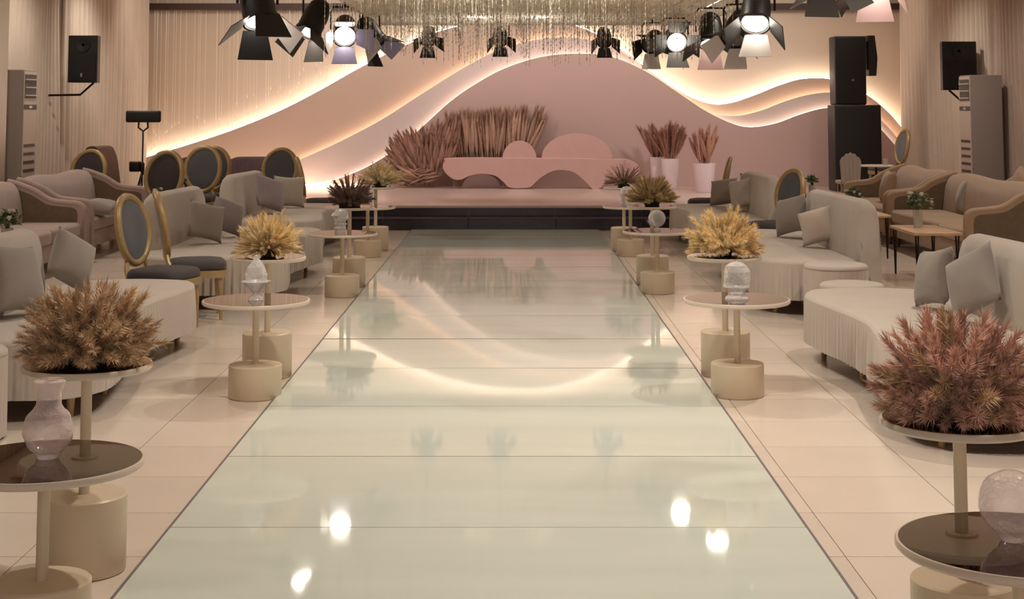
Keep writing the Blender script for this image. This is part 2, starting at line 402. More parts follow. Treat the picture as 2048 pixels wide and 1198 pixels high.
# ------------------------------------------------------------------ glass aisle
ai = empty('aisle_runway', (-.098, 0, 0), 0, 'long pale green glass runway panels down the middle of the room', 'runway')
me = MB().box(-1.312, 1.312, -.6355, .6355, -.001, .012, bev=0).build('glass_panel', M['glass_panel'], ai, smooth=0).data
p0 = bpy.data.objects['glass_panel']
ra = random.Random(11)
for k in range(-2, 12):
    o = p0 if k == -2 else bpy.data.objects.new('glass_panel', me)
    if k != -2: C.objects.link(o); o.parent = ai
    o.location = (0, 6.28+1.28*k+.64, .003); o.rotation_euler = (R(ra.uniform(-.10, .10)), R(ra.uniform(-.07, .07)), 0)
MB().box(-1.31, 1.31, 3.73, 21.6, .0005, .0015).build('bed', M['glass_edge'], ai, smooth=0)
for s in (-1, 1):
    MB().box(s*1.313-(.012 if s < 0 else 0), s*1.313+(.012 if s > 0 else 0), 3.72, 21.55, 0, .014).build('edge_strip', M['glass_edge'], ai, smooth=0)

# ------------------------------------------------------------------ tables
def make_table(tall):
    nm = 'pedestal_table'
    t = empty(nm)
    h, rt, hb = (.77, .245, .285) if tall else (.58, .325, .195)
    MB().lathe([(0, .002), (.156, .002), (.16, .008), (.16, hb-.006), (.154, hb), (0, hb)], 48).build('drum_base', M['cream_paint'], t)
    MB().lathe([(.0205, hb), (.0205, h-.03)], 20).build('pole', M['cream_paint'], t)
    MB().lathe([(0, h-.034), (.05, h-.034), (.05, h-.026), (0, h-.026)], 20).build('flange', M['cream_paint'], t)
    MB().lathe([(0, h-.026), (rt-.008, h-.026), (rt, h-.018), (rt, h-.006), (rt-.004, h-.001), (rt-.009, h-.001), (0, h-.001)], 72).build('table_top', M['cream_rim'], t)
    MB().lathe([(0, h-.001), (rt-.01, h-.001), (rt-.01, h), (0, h)], 72).build('mirror_inlay', M['mirror'], t, smooth=20)
    return t
low = make_table(False); tall = make_table(True)
ORD = ['nearest', 'second nearest', 'third from the front', 'farthest, beside the stage steps']
lows = {'L': [(XP(76, 4.98), 4.98), (XP(510, 9.2), 9.2), (XP(685, 14.1), 14.1), (XP(736, 17.8), 17.8)],
        'R': [(XP(2059, 4.02), 4.02), (XP(1477, 9.25), 9.25), (XP(1316, 14.35), 14.35), (XP(1262, 17.9), 17.9)]}
talls = {'L': [(XP(162, 5.74), 5.74), (XP(534, 9.9), 9.9), (XP(699, 14.85), 14.85), (XP(752, 18.6), 18.6)],
         'R': [(XP(1937, 4.7), 4.7), (XP(1453, 9.95), 9.95), (XP(1306, 15.0), 15.0), (XP(1249, 18.5), 18.5)]}
LLOW = {'L': ['low round mirror-top table carrying the pink glass bottle, left foreground', 'low round table under the flame shaped glass bud, left of the aisle',
              'low round table with the knobbly glass figure, left, third pair from front', 'low round table at the stage steps, left, carrying the farthest glass figure'],
        'R': ['low round mirror-top table cut by the right picture edge, under the pink glass globe', 'low round table under the domed glass ornament, right of the aisle',
              'low round table under the clear glass ball, right of the aisle', 'low round table at the stage steps on the right, with frosted white glass piece']}
LTALL = {'L': ['tall round table under the bushy tan pampas, left foreground', 'tall round table under the golden dried arrangement left of the aisle',
               'tall round table under the brown thistle-like arrangement, left', 'tall round table under the pale yellow arrangement at the left stage steps'],
         'R': ['tall round table under the rust pink pampas, right foreground', 'tall round table under the spiky golden arrangement right of the aisle',
               'tall round table under the olive brown arrangement, right of the aisle', 'tall round table under the reddish twiggy arrangement at the right stage steps']}
fl, ft = True, True
for s in 'LR':
    for i, (x, y) in enumerate(lows[s]):
        o = low if fl else copy_tree(low); fl = False
        o.location = (x, y, 0); tag(o, LLOW[s][i], 'table', 'low round mirror-top tables')
    for i, (x, y) in enumerate(talls[s]):
        o = tall if ft else copy_tree(tall); ft = False
        o.location = (x, y, 0); tag(o, LTALL[s][i], 'table', 'tall round side tables')

# ------------------------------------------------------------------ dried plumes
def plume_mesh(kind, m, seed):
    r = random.Random(seed); b = MB()
    if kind == 'fluffy':
        b.tube([(0, 0, 0), (.01, 0, .5), (.0, .0, 1.0)], [.008, .006, .002], 4)
        b.lathe([(.004, .15), (.022, .35), (.03, .6), (.018, .85), (0, 1.0)], 6)
        for k in range(230):
            t = .22+.78*r.random(); a = r.uniform(0, 2*pi); wd = .095*sin(pi*min(1, (t-.15)/.95))**.6+.01
            d = Vector((cos(a), sin(a), 0)); p = Vector((0, 0, t)); tip = p+d*wd*r.uniform(.3, 1.25)+Vector((0, 0, r.uniform(.08, .2)))
            sd = Vector((-sin(a), cos(a), 0))*.007
            b.add([p-sd, p+sd, tip+sd*.3], [(0, 1, 2)])
    elif kind == 'feather':
        b.tube([(0, 0, 0), (0, 0, .3)], [.01, .008], 4)
        b.lathe([(.01, .12), (.045, .3), (.062, .52), (.05, .76), (.022, .93), (0, 1.0)], 7)
        for k in range(110):
            t = .15+.82*r.random(); a = r.uniform(0, 2*pi); wd = .065*sin(pi*min(1, (t-.05)/.98))**.6
            d = Vector((cos(a), sin(a), 0)); p = Vector((0, 0, t))+d*wd*.5; tip = p+d*wd*r.uniform(.3, .9)+Vector((0, 0, r.uniform(.08, .18)))
            sd = Vector((-sin(a), cos(a), 0))*.010
            b.add([p-sd, p+sd, tip], [(0, 1, 2)])
    elif kind == 'spike':                                       # tight wheat / bunny tail spike
        b.tube([(0, 0, 0), (0, 0, .6)], [.008, .006], 4)
        b.lathe([(.006, .4), (.016, .58), (.019, .75), (.012, .92), (0, 1.0)], 5)
        for k in range(70):
            t = .4+.58*r.random(); a = r.uniform(0, 2*pi); d = Vector((cos(a), sin(a), 0)); p = Vector((0, 0, t))+d*.012
            tip = p+d*r.uniform(.01, .035)+Vector((0, 0, r.uniform(.06, .16))); sd = Vector((-sin(a), cos(a), 0))*.006
            b.add([p-sd, p+sd, tip], [(0, 1, 2)])
    elif kind == 'leaf':                                        # pleated palm spear
        n = 9; L = []; 
        for i in range(n+1):
            t = i/n; wdt = .085*sin(pi*min(1, .08+t*.95))**.8*(1 if t > .25 else t/.25*.8+.2)
            z = t; yb = .10*t*t
            L.append([(-wdt, yb, z), (-wdt*.5, yb+.018, z), (0, yb-.006, z), (wdt*.5, yb+.018, z), (wdt, yb, z)])
        vs = [p for row in L for p in row]; fs = []
        for i in range(n):
            for j in range(4): fs.append((i*5+j, i*5+j+1, (i+1)*5+j+1, (i+1)*5+j))
        k = len(vs); vs += [(a, c+.008, z) for a, c, z in vs]; fs += [tuple(k+q for q in reversed(f)) for f in fs]
        b.add(vs, fs)
    elif kind == 'twig':
        b.tube([(0, 0, 0), (.02, .01, .5), (0, 0, 1)], [.008, .006, .004], 4)
        for k in range(14):
            t = .3+.68*r.random(); a = r.uniform(0, 2*pi); d = Vector((cos(a), sin(a), 0)); p = Vector((.015, 0, t))
            q = p+d*.1+Vector((0, 0, .08)); b.tube([p, q], [.004, .003], 3)
            b.lathe([(0, -.012), (.012, 0), (0, .014)], 5, Matrix.Translation(q))
    return b.build('tmp', m).data
PM = {}
def plumes(kind, colr):
    if (kind, colr) not in PM:
        L = []
        for s in range(4):
            me = plume_mesh(kind, M['pl_'+colr], s*7+len(PM)); L.append(me)
            for o in [o for o in C.objects if o.data is me]: bpy.data.objects.remove(o)
            me.name = kind+'_'+colr
        PM[(kind, colr)] = L
    return PM[(kind, colr)]
def bouquet(root, n, mix, r0, r1, spread=95, sz=1, z=0.05, fol=True, seed=0, width=1.0, up=1.0, name='plume', folr=.09, squash=.85):
    r = random.Random(seed)
    for k in range(n):
        kd, cl, wt = r.choices(mix, [q[2] for q in mix])[0]
        u = (k+.5)/n; el = math.acos(1-u*(1-cos(R(spread)))); az = k*2.39996+r.uniform(-.3, .3)
        el += r.uniform(-.08, .08)
        d = Vector((sin(el)*cos(az), sin(el)*sin(az), cos(el)))
        L = r.uniform(r0, r1)*(1.12 if r.random() < .12 else 1)
        L *= (1+(up-1)*max(0, d.z))
        base = Vector((d.x*.03, d.y*.03, z))
        low_ = base.z+d.z*L
        if low_ < .018: d.z = (.018+.03*r.random()-base.z)/L; d.normalize()
        q = d.to_track_quat('Z', 'Y').to_matrix().to_4x4() @ Matrix.Rotation(r.uniform(0, 6.28), 4, 'Z')
        ww = L*width*r.uniform(.8, 1.25)
        MM = Matrix.Translation(base) @ q @ Matrix.Diagonal((ww, ww, L, 1))
        link_mesh(name, r.choice(plumes(kd, cl)), root, MM)
    if fol:
        b = MB()
        for k in range(70):
            a = r.uniform(0, 2*pi); e = r.uniform(0, 1.5); rr = folr*r.uniform(.6, 1.1)
            p = Vector((cos(a)*cos(e)*rr, sin(a)*cos(e)*rr, .012+sin(e)*folr*.8)); n_ = Vector((cos(a), sin(a), .3)).normalized(); s_ = n_.cross(Vector((0, 0, 1))).normalized()*.016
            b.add([p-s_, p+n_*.03+Vector((0, 0, .012)), p+s_, p-n_*.02+Vector((0, 0, -.004))], [(0, 1, 2, 3)])
        b.lathe([(0, 0.001), (folr*.8, 0.001), (folr*.85, .03), (folr*.5, .075), (0, .09)], 14)
        b.build('foliage', M['foliage'], root, smooth=0)
def arr(side, i, label, n, mix, r0, r1, **k):
    x, y = talls[side][i]
    t = empty('dried_arrangement', (x+k.pop('dx', 0), y+k.pop('dy', 0), .771), 0, label, 'flower arrangement', 'dried arrangements on the tall tables')
    bouquet(t, n, mix, r0, r1, **k)
    return t
arr('L', 0, 'bushy tan brown pampas arrangement, left foreground', 230, [('fluffy', 'tan', 1)], .15, .24, seed=1, width=1.45, spread=101, up=1.12)
arr('R', 0, 'large rust pink pampas arrangement, right foreground', 250, [('fluffy', 'rust', 4), ('fluffy', 'tan', 1)], .15, .235, seed=2, width=1.5, spread=103, up=1.22)
arr('L', 1, 'dense golden dome of dried spikes, left of the aisle', 300, [('spike', 'gold', 5), ('spike', 'cream', 2)], .14, .215, seed=3, width=1.7, spread=102, up=1.15, folr=.06)
arr('R', 1, 'spiky golden dried arrangement with pale tips, right of the aisle', 290, [('fluffy', 'gold', 4), ('spike', 'cream', 1), ('spike', 'gold', 2)], .15, .225, seed=4, width=1.5, spread=104, up=1.1, folr=.06)
arr('L', 2, 'dark brown thistle-like arrangement with green foot, left', 170, [('twig', 'brown', 2), ('fluffy', 'brown', 3)], .13, .22, seed=5, width=1.3, up=1.2, folr=.13)
arr('R', 2, 'olive brown bristly arrangement, right of the aisle', 200, [('fluffy', 'olive', 3), ('spike', 'gold', 1)], .16, .25, seed=6, width=1.2, up=1.0)
arr('L', 3, 'pale yellow feathery arrangement beside the palm fan, left of stage', 160, [('fluffy', 'cream', 2), ('fluffy', 'gold', 1), ('leaf', 'cream', 1)], .16, .25, seed=7, width=1.2, up=1.0, dx=.06)
arr('R', 3, 'reddish twiggy arrangement right of the pink bench', 110, [('twig', 'reddish', 3), ('fluffy', 'reddish', 1)], .16, .24, seed=8, width=.8, up=1.1)

# ------------------------------------------------------------------ glass ornaments on the low tables
def lump(b, prof, n, sx=1, sy=1, seed=0, amp=.004):
    k = len(b.v); b.lathe(prof, n, None, sx, sy)
    for i in range(k, len(b.v)):
        v = Vector(b.v[i]); q = noise.noise(v*28+Vector((seed, 0, 0)))*amp
        d = Vector((v.x, v.y, 0)); 
        if d.length > 1e-6: d.normalize()
        b.v[i] = tuple(v+d*q)
def sph(r, z, n=10, a0=-90, a1=90, k=1): return [(r*cos(R(a0+(a1-a0)*i/n)), z+k*r*sin(R(a0+(a1-a0)*i/n))) for i in range(n+1)]
def orn(side, i, label, kind, dx=0, dy=0):
    x, y = lows[side][i]
    t = empty('glass_ornament', (x+dx, y+dy, .5805), 0, label, 'ornament', 'glass ornaments on the low tables')
    if kind == 'bottle':
        b = MB(); lump(b, [(.035, 0), (.04, .006)]+sph(.083, .092, 14, -58, 52, 1.05)[0:]+[(.042, .175), (.038, .215), (.052, .252), (.044, .258), (0, .255)], 40, seed=1, amp=.005)
        b.build('body', M['crystal_pink'], t)
    elif kind == 'globe':
        b = MB(); lump(b, [(.03, 0), (.036, .006)]+sph(.088, .098, 14, -60, 88, 1.0), 40, seed=2, amp=.004); b.build('body', M['crystal_pink'], t)
    elif kind == 'bud':
        b = MB(); lump(b, [(.05, 0), (.046, .012), (.022, .03), (.018, .045), (.03, .06)], 24, seed=3); b.build('foot', M['crystal'], t)
        b = MB(); lump(b, [(.02, .05), (.06, .085), (.088, .11), (.082, .112), (.05, .09), (0, .075)], 24, seed=9, amp=.012); b.build('bowl', M['crystal'], t, smooth=14)
        b = MB(); lump(b, [(.02, .075), (.06, .11), (.07, .15), (.055, .195), (.03, .23), (.012, .25), (.014, .262), (0, .272)], 28, seed=4, amp=.012); b.build('bud', M['crystal'], t, smooth=14)
    elif kind == 'dome':
        b = MB(); lump(b, [(.075, 0), (.072, .01), (.05, .022), (.046, .035)], 28, seed=5); b.build('foot', M['crystal'], t)
        b = MB(); lump(b, [(.045, .03), (.062, .06), (.082, .07), (.078, .1), (.082, .13), (.078, .165), (.062, .2), (.03, .22), (0, .225)], 32, seed=6, amp=.01); b.build('dome', M['crystal'], t, smooth=16)
    elif kind == 'knob':
        b = MB(); lump(b, [(.045, 0), (.05, .04), (.04, .06), (.05, .08), (.045, .1), (.07, .13), (.078, .16), (.06, .2), (.03, .215), (0, .22)], 18, seed=7, amp=.022); b.build('body', M['crystal'], t, smooth=14)
    elif kind == 'ball':
        b = MB(); lump(b, [(.03, 0), (.034, .012), (.016, .03)], 20); b.build('foot', M['crystal'], t)
        b = MB(); lump(b, sph(.082, .112, 14), 32, amp=0); b.build('ball', M['crystal'], t)
        b = MB()
        for k in range(5):
            a = 1.9+k*.55; b.add([(0, 0, .03), (.07*cos(a-.2), .07*sin(a-.2), .05), (.115*cos(a), .115*sin(a), .1), (.07*cos(a+.2), .07*sin(a+.2), .05), (.06*cos(a), .06*sin(a), .042)],
                                 [(0, 1, 4), (1, 2, 4), (2, 3, 4), (3, 0, 4), (0, 3, 2, 1)])
        b.build('leaf_collar', M['crystal'], t, smooth=0)
    elif kind == 'frost':
        b = MB(); lump(b, [(.05, 0), (.055, .03), (.07, .08), (.075, .14), (.065, .19), (.04, .22), (0, .23)], 20, seed=12, amp=.02); b.build('body', M['crystal'], t, smooth=14)
orn('L', 0, 'pink tinted round glass bottle with broken-looking neck, left foreground', 'bottle', 0, .03)
orn('R', 0, 'pink tinted glass globe at the right picture edge', 'globe', -.01, .02)
orn('L', 1, 'flame shaped glass bud in an open glass bowl, left of the aisle', 'bud', 0, -.02)
orn('R', 1, 'domed glass ornament on a flared foot, right of the aisle', 'dome', 0, -.02)
orn('L', 2, 'knobbly glass figure left of the aisle, third pair of tables from the front', 'knob', -.02, 0)
orn('R', 2, 'clear glass ball with glass leaves, right of the aisle', 'ball', 0, 0)
orn('L', 3, 'small knobbly glass piece on the farthest left table', 'knob', 0, 0)
orn('R', 3, 'frosted white glass piece beside the olive arrangement, far right table', 'frost', -.04, 0)


# ------------------------------------------------------------------ curved slipcovered sofas
def sofa(side, y0, y1, b0, b1, label, seed, mirror=False, waist=.12, dep_=None):
    s = 1 if side == 'L' else -1                                # aisle direction
    xb = -3.32 if side == 'L' else 3.05                         # back plane of the seat
    dep = dep_ or (1.12 if side == 'L' else .98)
    t = empty('curved_sofa', (xb, (y0+y1)/2, 0), 0, label, 'sofa', 'cream curved sofas along the aisle')
    Lh = (y1-y0)/2; yc = (y0+y1)/2
    cp = [(0, -.55), (0, 0), (0, .5), (.05, .86), (.30, .98), (.62, 1.0), (.90, .93), (1.0, .74), (.97, .5), (1-waist*.8, .2), (1-waist, -.05), (1-waist*.5, -.35), (.98, -.62), (.98, -.82), (.8, -.96), (.5, -1.0), (.2, -.98), (.03, -.83)]
    ol = crom([(a*dep*s, b_*Lh, 0) for a, b_ in cp], 44, True)
    n = len(ol); cen = Vector((dep*.5*s, 0, 0))
    al = [0]
    for i in range(1, n): al.append(al[-1]+(ol[i]-ol[i-1]).length)
    nor = []
    for i in range(n):
        tt = (ol[(i+1) % n]-ol[i-1]).normalized(); q = Vector((tt.y, -tt.x, 0))
        if q.dot(ol[i]-cen) < 0 and abs(q.dot(ol[i]-cen)) > .05: q = -q
        nor.append(q)
    area_ = sum(ol[i].x*ol[(i+1) % n].y-ol[(i+1) % n].x*ol[i].y for i in range(n))
    sg = 1 if area_ > 0 else -1
    nor = [Vector(((ol[(i+1) % n]-ol[i-1]).y, -(ol[(i+1) % n]-ol[i-1]).x, 0)).normalized()*sg for i in range(n)]
    def pl(i, k):                                              # pleats
        a = al[i]; return .009*k*(sin(a*2*pi/.062+2.2*noise.noise(Vector((a*1.7, seed, 0))))+.7*sin(a*2*pi/.035+3*noise.noise(Vector((a, seed, 5)))))*max(0, .45+.9*noise.noise(Vector((a*.9, seed, 2))))
    rings = [(-.055, .452, 0), (-.03, .449, 0), (-.012, .44, 0), (-.003, .425, .05), (0, .40, .15), (.002, .36, .5), (.004, .28, 1), (.006, .20, 1.3), (.006, .125, 1.5)]
    vs = []; fs = []
    # seat top: inward rings toward the spine
    spine = []
    for i in range(n): spine.append(Vector((dep*.5*s, max(-Lh+.45, min(Lh-.45, ol[i].y)), 0)))
    tops = [0, .25, .5, .75, .93]
    for tt in tops:
        for i in range(n):
            p = spine[i].lerp(ol[i]-nor[i]*.055, tt) if tt else spine[i]
            z = .452+.012*(1-tt*tt)+.003*noise.noise(Vector((p.x*3, p.y*3, seed)))
            vs.append((p.x, p.y, z))
    for off, z, k in rings:
        for i in range(n):
            p = ol[i]+nor[i]*(off+pl(i, k)); zz = z+(.006*noise.noise(Vector((al[i]*3, seed, 9))) if z < .13 else 0)
            vs.append((p.x, p.y, zz))
    m = len(tops)+len(rings)
    for j in range(m-1):
        for i in range(n):
            k = (i+1) % n; fs.append((j*n+i, j*n+k, (j+1)*n+k, (j+1)*n+i))
    # seat part = rings up to lip, skirt part = the rest
    cut = len(tops)+4
    seat = MB().add(vs[:cut*n], [f for f in fs if max(f) < cut*n]); seat.build('seat', M['linen'], t, smooth=180)
    sk = MB().add(vs[(cut-1)*n:], [tuple(q-(cut-1)*n for q in f) for f in fs if min(f) >= (cut-1)*n])
    sk.build('skirt', M['linen'], t, smooth=180)
    # frame under the skirt
    fr = MB(); inn = [ol[i]-nor[i]*.06 for i in range(0, n, 6)]
    fr.prism([(p.x, p.y) for p in inn], .14, .40, 'z'); fr.build('frame', M['brown_wood'], t)
    for u, v in ((.86, .8), (.80, .25), (.84, -.45), (.82, -.86), (.14, .72), (.14, -.72)):
        MB().lathe([(.018, .001), (.028, .15)], 10, Matrix.Translation((u*dep*s, v*Lh, 0))).build('leg', M['gold'], t)
    # backrest
    yb0, yb1 = b0-yc, b1-yc; N = 48; vs = []; fs = []; S = 0
    for i in range(N+1):
        u = i/N; e = abs(2*u-1); hz = (1-e**14)**(1/3) if e < 1 else 0
        y = yb0+(yb1-yb0)*(.5+(u-.5))
        top = .60+.36*max(hz, .05) - .03*(u if not mirror else 1-u)
        th = .11*(1-e**10)**.5 if e < 1 else 0
        th = max(th, .03)
        prof = [(.15, .44), (.145, .6), (.12, top-.1), (.10, top-.04), (.06, top-.008), (.02, top), (-.03, top-.01), (-.07, top-.05), (-.09, top-.12), (-.095, .55), (-.10, .35), (-.105, .14)]
        S = len(prof)
        for j, (a, z) in enumerate(prof):
            wv = .007*sin(y*2*pi/.075+2*noise.noise(Vector((y*2, seed, 1))))*(1 if j > 8 else (.15 if j < 3 else .05))
            soft = .012*noise.noise(Vector((y*2.2, z*3, seed)))
            vs.append(((.02+a*(.6+.4*(th/.11))+wv+soft)*s, y, z))
    for i in range(N):
        for j in range(S-1): fs.append((i*S+j, i*S+j+1, (i+1)*S+j+1, (i+1)*S+j))
        fs.append((i*S+S-1, i*S, (i+1)*S, (i+1)*S+S-1))
    fs.append(tuple(range(S))); fs.append(tuple(N*S+j for j in range(S-1, -1, -1)))
    MB().add(vs, fs).build('backrest', M['linen'], t, smooth=60)
    return t
sofa('L', 8.4, 11.5, 8.55, 10.35, 'cream curved sofa nearest at left, behind the tan pampas', 1, dep_=1.0)
sofa('L', 13.1, 16.5, 13.75, 15.9, 'cream curved sofa behind the two gold chairs at left', 2, dep_=1.32)
sofa('L', 17.3, 20.5, 17.5, 19.7, 'cream curved sofa farthest left, close to the stage', 3)
sofa('R', 7.6, 10.95, 8.3, 9.95, 'cream curved sofa nearest at right, behind the rust pampas', 4, dep_=1.02)
sofa('R', 12.75, 16.2, 12.8, 15.3, 'cream curved sofa behind the round poufs at right', 5)
sofa('R', 17.3, 20.4, 17.4, 19.5, 'cream curved sofa farthest right, close to the stage', 6)

# cushions
def cushion(px, py, y, size, rz, tilt, roll, m, label, thick=.19, dz=0):
    n = 14; vs = []; fs = []
    for side in (1, -1):
        for i in range(n+1):
            for j in range(n+1):
                u = 2*i/n-1; v = 2*j/n-1
                pin = 1-.10*(1-abs(u)**2)*(abs(v)**3)
                pin2 = 1-.10*(1-abs(v)**2)*(abs(u)**3)
                h = ((1-u*u)*(1-v*v))**.38
                wr = .03*noise.noise(Vector((u*2.3, v*2.3, py*.1+side)))*h
                vs.append((u*size/2*pin2, side*thick/2*(h+wr), v*size/2*pin))
    K = (n+1)*(n+1)
    for i in range(n):
        for j in range(n):
            a = i*(n+1)+j; fs.append((a, a+1, a+n+2, a+n+1)); fs.append((K+a, K+a+n+1, K+a+n+2, K+a+1))
    b = MB().add(vs, fs)
    o = b.build('cushion', m, smooth=180)
    bm = bmesh.new(); bm.from_mesh(o.data); bmesh.ops.remove_doubles(bm, verts=bm.verts[:], dist=1e-5); bmesh.ops.recalc_face_normals(bm, faces=bm.faces[:]); bm.to_mesh(o.data); bm.free()
    p = W(px, py, y); p.z += dz
    o.location = p; o.rotation_euler = (Matrix.Rotation(rz, 3, 'Z') @ Matrix.Rotation(tilt, 3, 'X') @ Matrix.Rotation(roll, 3, 'Y')).to_euler()
    # rest on the seat
    R3 = o.rotation_euler.to_matrix(); zmin = min((R3 @ v.co).z for v in o.data.vertices)
    o.location.z = SEAT.get(label[:1], .462) - zmin if dz == 0 else o.location.z
    tag(o, label, 'cushion'); return o
SEAT = {}
T_ = R(-18)
# local: cushion normal is y; rz=-90deg turns the normal toward the aisle
cushion(143, 545, 10.35, .36, R(62), R(-14), R(30), M['linen_grey'], 'grey cushion standing on its corner on the nearest left sofa, right one of two')
cushion(30, 570, 9.3, .44, R(70), R(-22), R(8), M['linen_grey'], 'large grey cushion on the nearest left sofa, cut by the picture edge')
cushion(412, 450, 14.25, .36, R(40), R(-16), R(14), M['linen_grey'], 'grey cushion on the second left sofa, nearer one of the pair')
cushion(455, 442, 14.95, .34, R(50), R(-20), R(22), M['linen_mauve'], 'mauve grey cushion on the second left sofa, farther one of the pair')
cushion(540, 405, 18.2, .42, R(55), R(-22), R(18), M['linen_mauve'], 'dark mauve cushion leaning on the farthest left sofa')
cushion(578, 390, 19.3, .40, R(20), R(-12), R(3), M['linen'], 'pale square cushion on the farthest left sofa, by its far end')
cushion(1868, 562, 9.6, .37, R(-78), R(-14), R(-10), M['linen_grey'], 'grey cushion on the nearest right sofa, farther one of two', .17)
cushion(1946, 588, 9.0, .38, R(-64), R(-16), R(-28), M['linen_grey'], 'grey cushion on its corner on the nearest right sofa, nearer one of two', .17)
cushion(1582, 437, 14.9, .38, R(-60), R(-16), R(-14), M['linen_grey'], 'darker grey cushion on the second right sofa, against the backrest end')
cushion(1635, 463, 13.9, .34, R(-30), R(-24), R(-18), M['linen_light'], 'bright cream cushion on the second right sofa')
cushion(1447, 392, 19.6, .37, R(-35), R(-30), R(-10), M['linen_grey'], 'grey cushion slumped on the farthest right sofa, left of three')
cushion(1487, 402, 18.6, .38, R(-35), R(-14), R(-14), M['linen'], 'grey cushion upright on the farthest right sofa, beside the oval chair')
cushion(1508, 370, 19.3, .42, R(-25), R(-14), R(4), M['linen'], 'pale cushion behind the others on the farthest right sofa')

# round poufs
def pouf(x, y, r, h, label, seed):
    t = empty('round_pouf', (x, y, 0), 0, label, 'pouf', 'cream round poufs')
    MB().lathe([(0, h), (r-.05, h), (r-.018, h-.006), (r-.003, h-.022), (r, h-.045)], 48).build('seat', M['linen'], t, smooth=180)
    n = 160; vs = []; fs = []
    rings = [(h-.045, 0), (h-.1, .3), (h*.5, .8), (.06, 1), (.012, 1.1)]
    for z, k in rings:
        for i in range(n):
            a = 2*pi*i/n; q = r-.001+.004*k*sin(a*36+3*noise.noise(Vector((cos(a)*2, sin(a)*2, seed)))); vs.append((q*cos(a), q*sin(a), z))
    for j in range(len(rings)-1):
        for i in range(n): fs.append((j*n+i, j*n+(i+1) % n, (j+1)*n+(i+1) % n, (j+1)*n+i))
    MB().add(vs, fs).build('skirt', M['linen'], t, smooth=180)
pouf(2.64, 12.4, .26, .475, 'tall cream round pouf before the second right sofa', 1)
pouf(2.62, 11.72, .245, .395, 'lower cream round pouf right of the aisle, behind the nearest right sofa', 2)
pouf(-2.95, 8.02, .27, .475, 'cream round pouf cut by the left picture edge', 3)

# ------------------------------------------------------------------ oval back chairs
def make_chair(up):
    t = empty('oval_back_chair')
    n = 40
    # seat
    pts = crom([(-.20, -.20, 0), (0, -.215, 0), (.20, -.20, 0), (.24, 0, 0), (.235, .19, 0), (.12, .245, 0), (-.12, .245, 0), (-.235, .19, 0), (-.24, 0, 0)], 6, True)
    m = len(pts); vs = []; fs = []
    for sc_, z in ((.985, .405), (1, .425), (.98, .455), (.9, .475), (.6, .488), (.2, .492)):
        for p in pts: vs.append((p.x*sc_, p.y*sc_, z))
    for j in range(5):
        for i in range(m): fs.append((j*m+i, j*m+(i+1) % m, (j+1)*m+(i+1) % m, (j+1)*m+i))
    fs.append(tuple(5*m+i for i in range(m))); fs.append(tuple(range(m-1, -1, -1)))
    MB().add(vs, fs).build('seat', M['seat_dark'], t, smooth=180)
    b = MB(); b.prism([(p.x*1.02, p.y*1.02) for p in pts], .345, .404, 'z'); b.build('apron', M['gold'], t, smooth=50)
    tilt = Matrix.Translation((0, -.225, .44)) @ Matrix.Rotation(R(-11), 4, 'X').inverted()
    def cur(x, z): return -.05*(1-(x/.24)**2)*0-.03*(x/.24)**2*-1        # slight wrap
    ring = []
    for i in range(n):
        a = 2*pi*i/n; x = .215*cos(a); z = .335+.265*sin(a); ring.append((x, cur(x, z), z))
    b = MB(); b.tube(ring, .031, 8, True, tilt)
    b.build('back_frame', M['gold'], t, smooth=180)
    vs = []; fs = []; K = 6
    for side in (1, -1):
        for j in range(K+1):
            rr = j/K
            for i in range(n):
                a = 2*pi*i/n; x = .198*rr*cos(a); z = .335+.248*rr*sin(a)
                vs.append((x, cur(x, z)+side*(.012+.02*(1-rr**4)), z))
    for sidx in (0, 1):
        o = sidx*(K+1)*n
        for j in range(K):
            for i in range(n): fs.append((o+j*n+i, o+j*n+(i+1) % n, o+(j+1)*n+(i+1) % n, o+(j+1)*n+i))
    MB().add(vs, fs, tilt).build('back_pad', up, t, smooth=180)
    for s in (-1, 1):
        b = MB(); b.tube([tilt @ Vector((s*.12, 0, .11)), tilt @ Vector((s*.15, .0, .03)), Vector((s*.18, -.19, .40))], [.018, .02, .022], 8)
        b.build('back_post', M['gold'], t)
        MB().tube([(s*.2, .18, .35), (s*.205, .19, .25), (s*.2, .195, .1), (s*.2, .2, .0)], [.026, .022, .017, .012], 10).build('leg', M['gold'], t)
        MB().tube([(s*.185, -.18, .35), (s*.185, -.2, .2), (s*.195, -.25, .0)], [.024, .02, .014], 10).build('leg', M['gold'], t)
    return t
chg = make_chair(M['grey_up']); chd = make_chair(M['dark_up'])
used = set()
def chair(proto, x, y, face, label, z=0, scl=1):
    o = proto if proto not in used else copy_tree(proto); used.add(proto)
    o.location = (x, y, z); o.rotation_euler = (0, 0, face-pi/2); o.scale = (scl,)*3
    tag(o, label, 'chair', 'oval back chairs'); return o
# face = direction the sitter looks, angle from +x
chair(chg, XP(322, 11.95), 11.98, R(-17), 'gold framed oval chair with grey pad, nearest of the left chairs')
chair(chg, XP(392, 12.7), 12.68, R(14), 'gold framed chair seen edge-on, left, just behind the nearest chair')
chair(chg, 2.86, 16.78, R(210), 'oval chair with blue grey pad between the right sofas')
chair(chg, -2.62, 20.95, R(8), 'slim oval chair seen edge-on, left, near the stage')
chair(chg, XP(1414, 20.9), 20.95, R(172), 'slim oval chair seen edge-on, right, near the stage')
chair(chd, XP(315, 18.9), 18.6, R(255), 'oval chair with dark back, left, behind the second sofa', 0, 1.14)
chair(chg, XP(390, 20.7), 20.7, R(262), 'oval chair before the covered boxes, left, nearer of two', 0, 1.14)
chair(chg, XP(416, 21.35), 21.32, R(268), 'oval chair before the covered boxes, left, mostly hidden', 0, 1.12)
chair(chg, XP(548, 21.2), 21.3, R(265), 'oval chair rising behind the farthest left sofa', 0, 1.1)
